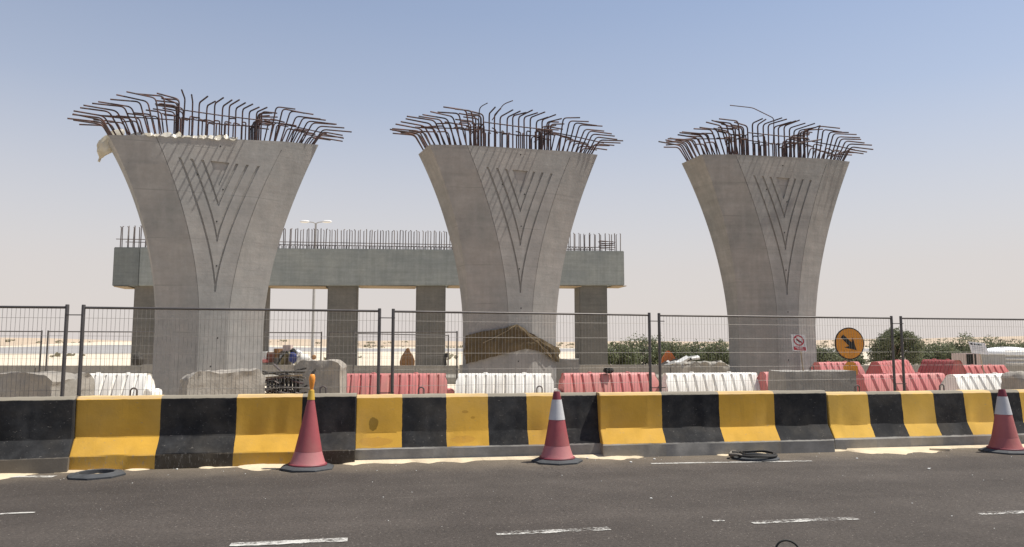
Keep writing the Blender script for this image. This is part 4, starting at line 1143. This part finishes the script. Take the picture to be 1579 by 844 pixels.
# ------------------------------------------------------------ tank, cabin
def tank():
    D = 42; c = at(1554, 575, D); r = (1554 - 1519) / F * D; ztop = at(1554, 545, D).z; zd = at(1554, 535, D).z
    t = thing('water_tank', 'round white-roofed tank with grey ribbed wall at the right edge', 'tank', (c.x, D, 0))
    n = 96
    MB().grid(lambda u, v: ((r + .02 * math.sin(u * 2 * math.pi * 24)) * math.cos(u * 2 * math.pi), (r + .02 * math.sin(u * 2 * math.pi * 24)) * math.sin(u * 2 * math.pi), v * (ztop - .02)), 192, 2, True).build('wall', 'tank_grey', t, smooth=40)
    MB().lathe([(r * 1.05, ztop - .06), (r * 1.05, ztop)] + [(r * 1.05 * math.cos(a * math.pi / 16), ztop + (zd - ztop) * math.sin(a * math.pi / 16)) for a in range(1, 8)] + [(.02, zd)], 48).build('roof', 'tank_white', t, smooth=50)
    MB().box((-.55, -.5, zd - .16), (-.15, -.1, zd - .02)).build('hatch', 'rubble_white', t, bevel=.02)
    for i in range(5):
        z = .25 + i * .22; MB().tube([((r + .05) * math.cos(a * math.pi / 40), (r + .05) * math.sin(a * math.pi / 40), z) for a in range(-28, -8)], .03, 6).build('hoop', 'lamp_white', t, smooth=60)
tank()
D = 36; q = at(1500, 560, D); t = thing('site_cabin', 'small pale cabin with a dark doorway left of the white tank', 'cabin', (q.x, D, 0)); zt = at(1500, 545, D).z
MB().box((-.32, .02, 0), (.42, 1.2, zt)).build('wall', 'pinkish', t, bevel=.02)
MB().box((-.27, -.01, .2), (.18, .03, zt - .04)).build('doorway', 'black_cloth', t); MB().box((.02, -.03, .2), (.07, .0, zt - .04)).build('door_frame', 'pinkish', t)
q = at(1485, 550, 37); o = MB().box((-.25, -.3, 0), (.25, .3, at(1485, 546, 37).z)).build('utility_box', 'teal', bevel=.02); o.location = (q.x, 37, 0); tag(o, 'grey-green utility box left of the small cabin', 'box')

# ------------------------------------------------------------ embankment, far road
def strip(name, pts_near, pts_far, mat, kind='structure'):
    n = len(pts_near); vs = [tuple(p) for p in pts_near] + [tuple(p) for p in pts_far]
    o = MB().add(vs, [(i, i + 1, n + i + 1, n + i) for i in range(n - 1)]).build(name, mat, fix=False, smooth=60)
    return tag(o, kind=kind)
xs = [-500, -250, -100, 0, 60, 120, 170, 235, 330, 430, 560, 720, 860, 1000, 1150, 1400, 1900]
def rise(x): return max(0, min(1, (x + 60) / 220)) * max(0, min(1, (560 - x) / 320))
near = [at(x, 542.5 + (3.0 * min(1, max(0, (400 - x) / 200))), 112) for x in xs]
far = [at(x, 537.5 - 5.5 * rise(x), 165) for x in xs]
ver = [at(x, 536.6 - 9.5 * rise(x), 190) for x in xs]
foot = [Vector((p.x, 106, -.3)) for p in near]; back = [Vector((p.x * 1.1, 215, -.4)) for p in ver]
strip('road_bank', foot, near, 'sand'); strip('far_road', near, far, 'far_road'); strip('road_verge', far, ver, 'sand'); strip('road_bank', ver, back, 'sand')

# ------------------------------------------------------------ bushes and the tree
def crown(mb, c, rad, n, size, rnd, seed):
    c = Vector(c)
    for i in range(n):
        while True:
            p = Vector((rnd.uniform(-1, 1), rnd.uniform(-1, 1), rnd.uniform(-1, 1)))
            if p.length < 1: break
        ln = p.length; k = .55 + .45 * ln if ln > .01 else 1
        p = p * (k / max(ln, .2)) * (ln ** .5)
        q = 1 + .5 * fb(p * 2.1 + Vector((seed * 3.1, 0, 0)))
        if fb(p * 3.3 + Vector((0, seed * 5.7, 0))) < -.42: continue
        P = c + Vector((p.x * rad[0] * q, p.y * rad[1] * q, p.z * rad[2] * q))
        if P.z < .02: continue
        s = size * rnd.uniform(.5, 1.4)
        a = Vector((rnd.gauss(0, 1), rnd.gauss(0, 1), rnd.gauss(0, 1))).normalized(); b_ = a.orthogonal().normalized(); b_ = (b_ * math.cos(i) + a.cross(b_) * math.sin(i))
        mb.add([P - a * s, P + b_ * s * .45, P + a * s, P - b_ * s * .45], [(0, 1, 2, 3)])
def bush(px, ytop, D, wpx, label, seed, mat='leaf', n=1500, group='bushes behind the piers', nm='bush', cat='bush', zb=0.0):
    rnd = random.Random(seed); q = at(px, ytop, D); wd = wpx / F * D / 2; h = q.z * 1.22
    t = thing(nm, label, cat, (q.x, D, 0), 0, group)
    mb = MB(); k = max(4, int(wd / .4))
    for i in range(k):
        f = (i + .5) / k * 2 - 1; hh = h * (1 - .35 * abs(f) ** 1.5) * rnd.uniform(.8, 1.02)
        crown(mb, (f * wd * .75, rnd.uniform(-.4, .4), hh * .5), (wd * .42 + .2, .8, hh * .56), n // k, .072, rnd, seed + i)
    mb.build('crown', mat, t, fix=False)
    sb = MB()
    for i in range(7):
        x = rnd.uniform(-wd * .5, wd * .5); sb.tube([(x * .3, 0, 0), (x * .7, rnd.uniform(-.2, .2), h * .4), (x, rnd.uniform(-.3, .3), h * .75)], [.035, .02, .008], 5)
    sb.build('stems', 'bark', t)
for i, (x, y, D, wv, lb) in enumerate(((955, 534, 50, 60, 'low green bush right beside the rightmost square column'), (990, 523, 52, 95, 'tallest rounded bush between the bent and the fence post'), (1030, 530, 51, 70, 'green bush behind the orange marker'), (1072, 534, 52, 75, 'spreading low bush above the rubble slabs'), (1108, 533, 50, 60, 'green bush touching the left side of the right pier'),
        (1265, 540, 46, 60, 'dark scrubby bush just right of the right pier'), (1300, 543, 47, 55, 'small bush behind the orange arrow sign'), (1440, 533, 52, 75, 'green bush right of the spreading tree'), (1480, 526, 53, 70, 'taller green bush left of the white notice'), (1535, 527, 55, 75, 'bush showing above the white tank roof'), (1580, 530, 56, 70, 'bush behind the tank at the right picture edge'))):
    bush(x, y, D, wv, lb, 30 + i, 'leaf' if i != 5 else 'leaf_dark', 8500)
def tree():
    D = 46; q = at(1380, 510, D); h = q.z; rnd = random.Random(77)
    t = thing('acacia_tree', 'spreading green tree behind the fence posts on the right', 'tree', (q.x, D, 0))
    tb = MB(); tb.tube([(0, 0, 0), (.05, 0, h * .3), (-.05, 0, h * .55)], [.12, .09, .06], 8)
    for i in range(9):
        a = i * 2.4; r = 1.0 + .5 * rnd.random(); tb.tube([(0, 0, h * (.25 + .03 * i)), (r * .5 * math.cos(a), r * .4 * math.sin(a), h * .55), (r * math.cos(a), r * .7 * math.sin(a), h * (.7 + .1 * rnd.random()))], [.05, .03, .012], 6)
    tb.build('trunk', 'bark', t, smooth=60)
    cb = MB()
    for x, z, rx, rz in ((-1.1, .58, .55, .26), (-.65, .74, .5, .22), (0, .88, .6, .18), (.55, .80, .55, .20), (1.1, .62, .5, .24), (.1, .6, .7, .25), (-.4, .42, .6, .3), (.7, .42, .6, .3), (-1.2, .3, .5, .3), (1.35, .32, .45, .3), (0, .25, .8, .3)):
        crown(cb, (x, rnd.uniform(-.4, .4), h * z), (rx, .55, h * rz), 1500, .062, rnd, int(x * 10) + 50)
    cb.build('crown', 'leaf_dark', t, fix=False)
tree()
def scrub():
    mb = MB(); rnd = random.Random(3)
    for i in range(1500):
        a = rnd.uniform(-.72, .72); d = 70 + 430 * rnd.random() ** 1.3
        if fb((a * 9, d * .012, 0)) < .12 - (.55 if a > 0 else 0): continue
        x, y = d * math.sin(a), d * math.cos(a)
        if 100 < y < 220: continue
        z = terrain_z(x, y); s = rnd.uniform(.15, .5) * (1 + d / 350)
        for k in range(5):
            v = Vector((rnd.gauss(0, 1), rnd.gauss(0, .6), abs(rnd.gauss(0, .5)) + .2)).normalized() * s; P = Vector((x, y, z)) + Vector((rnd.uniform(-s, s), 0, .1 * s)); b_ = v.orthogonal().normalized() * s * .5
            mb.add([P - b_, P + b_, P + v + b_ * .4, P + v - b_ * .4], [(0, 1, 2, 3)])
    return tag(mb.build('desert_scrub', 'scrub', fix=False), 'thin dry scrub dotted over the far sand slopes', 'scrub', kind='stuff')
scrub()
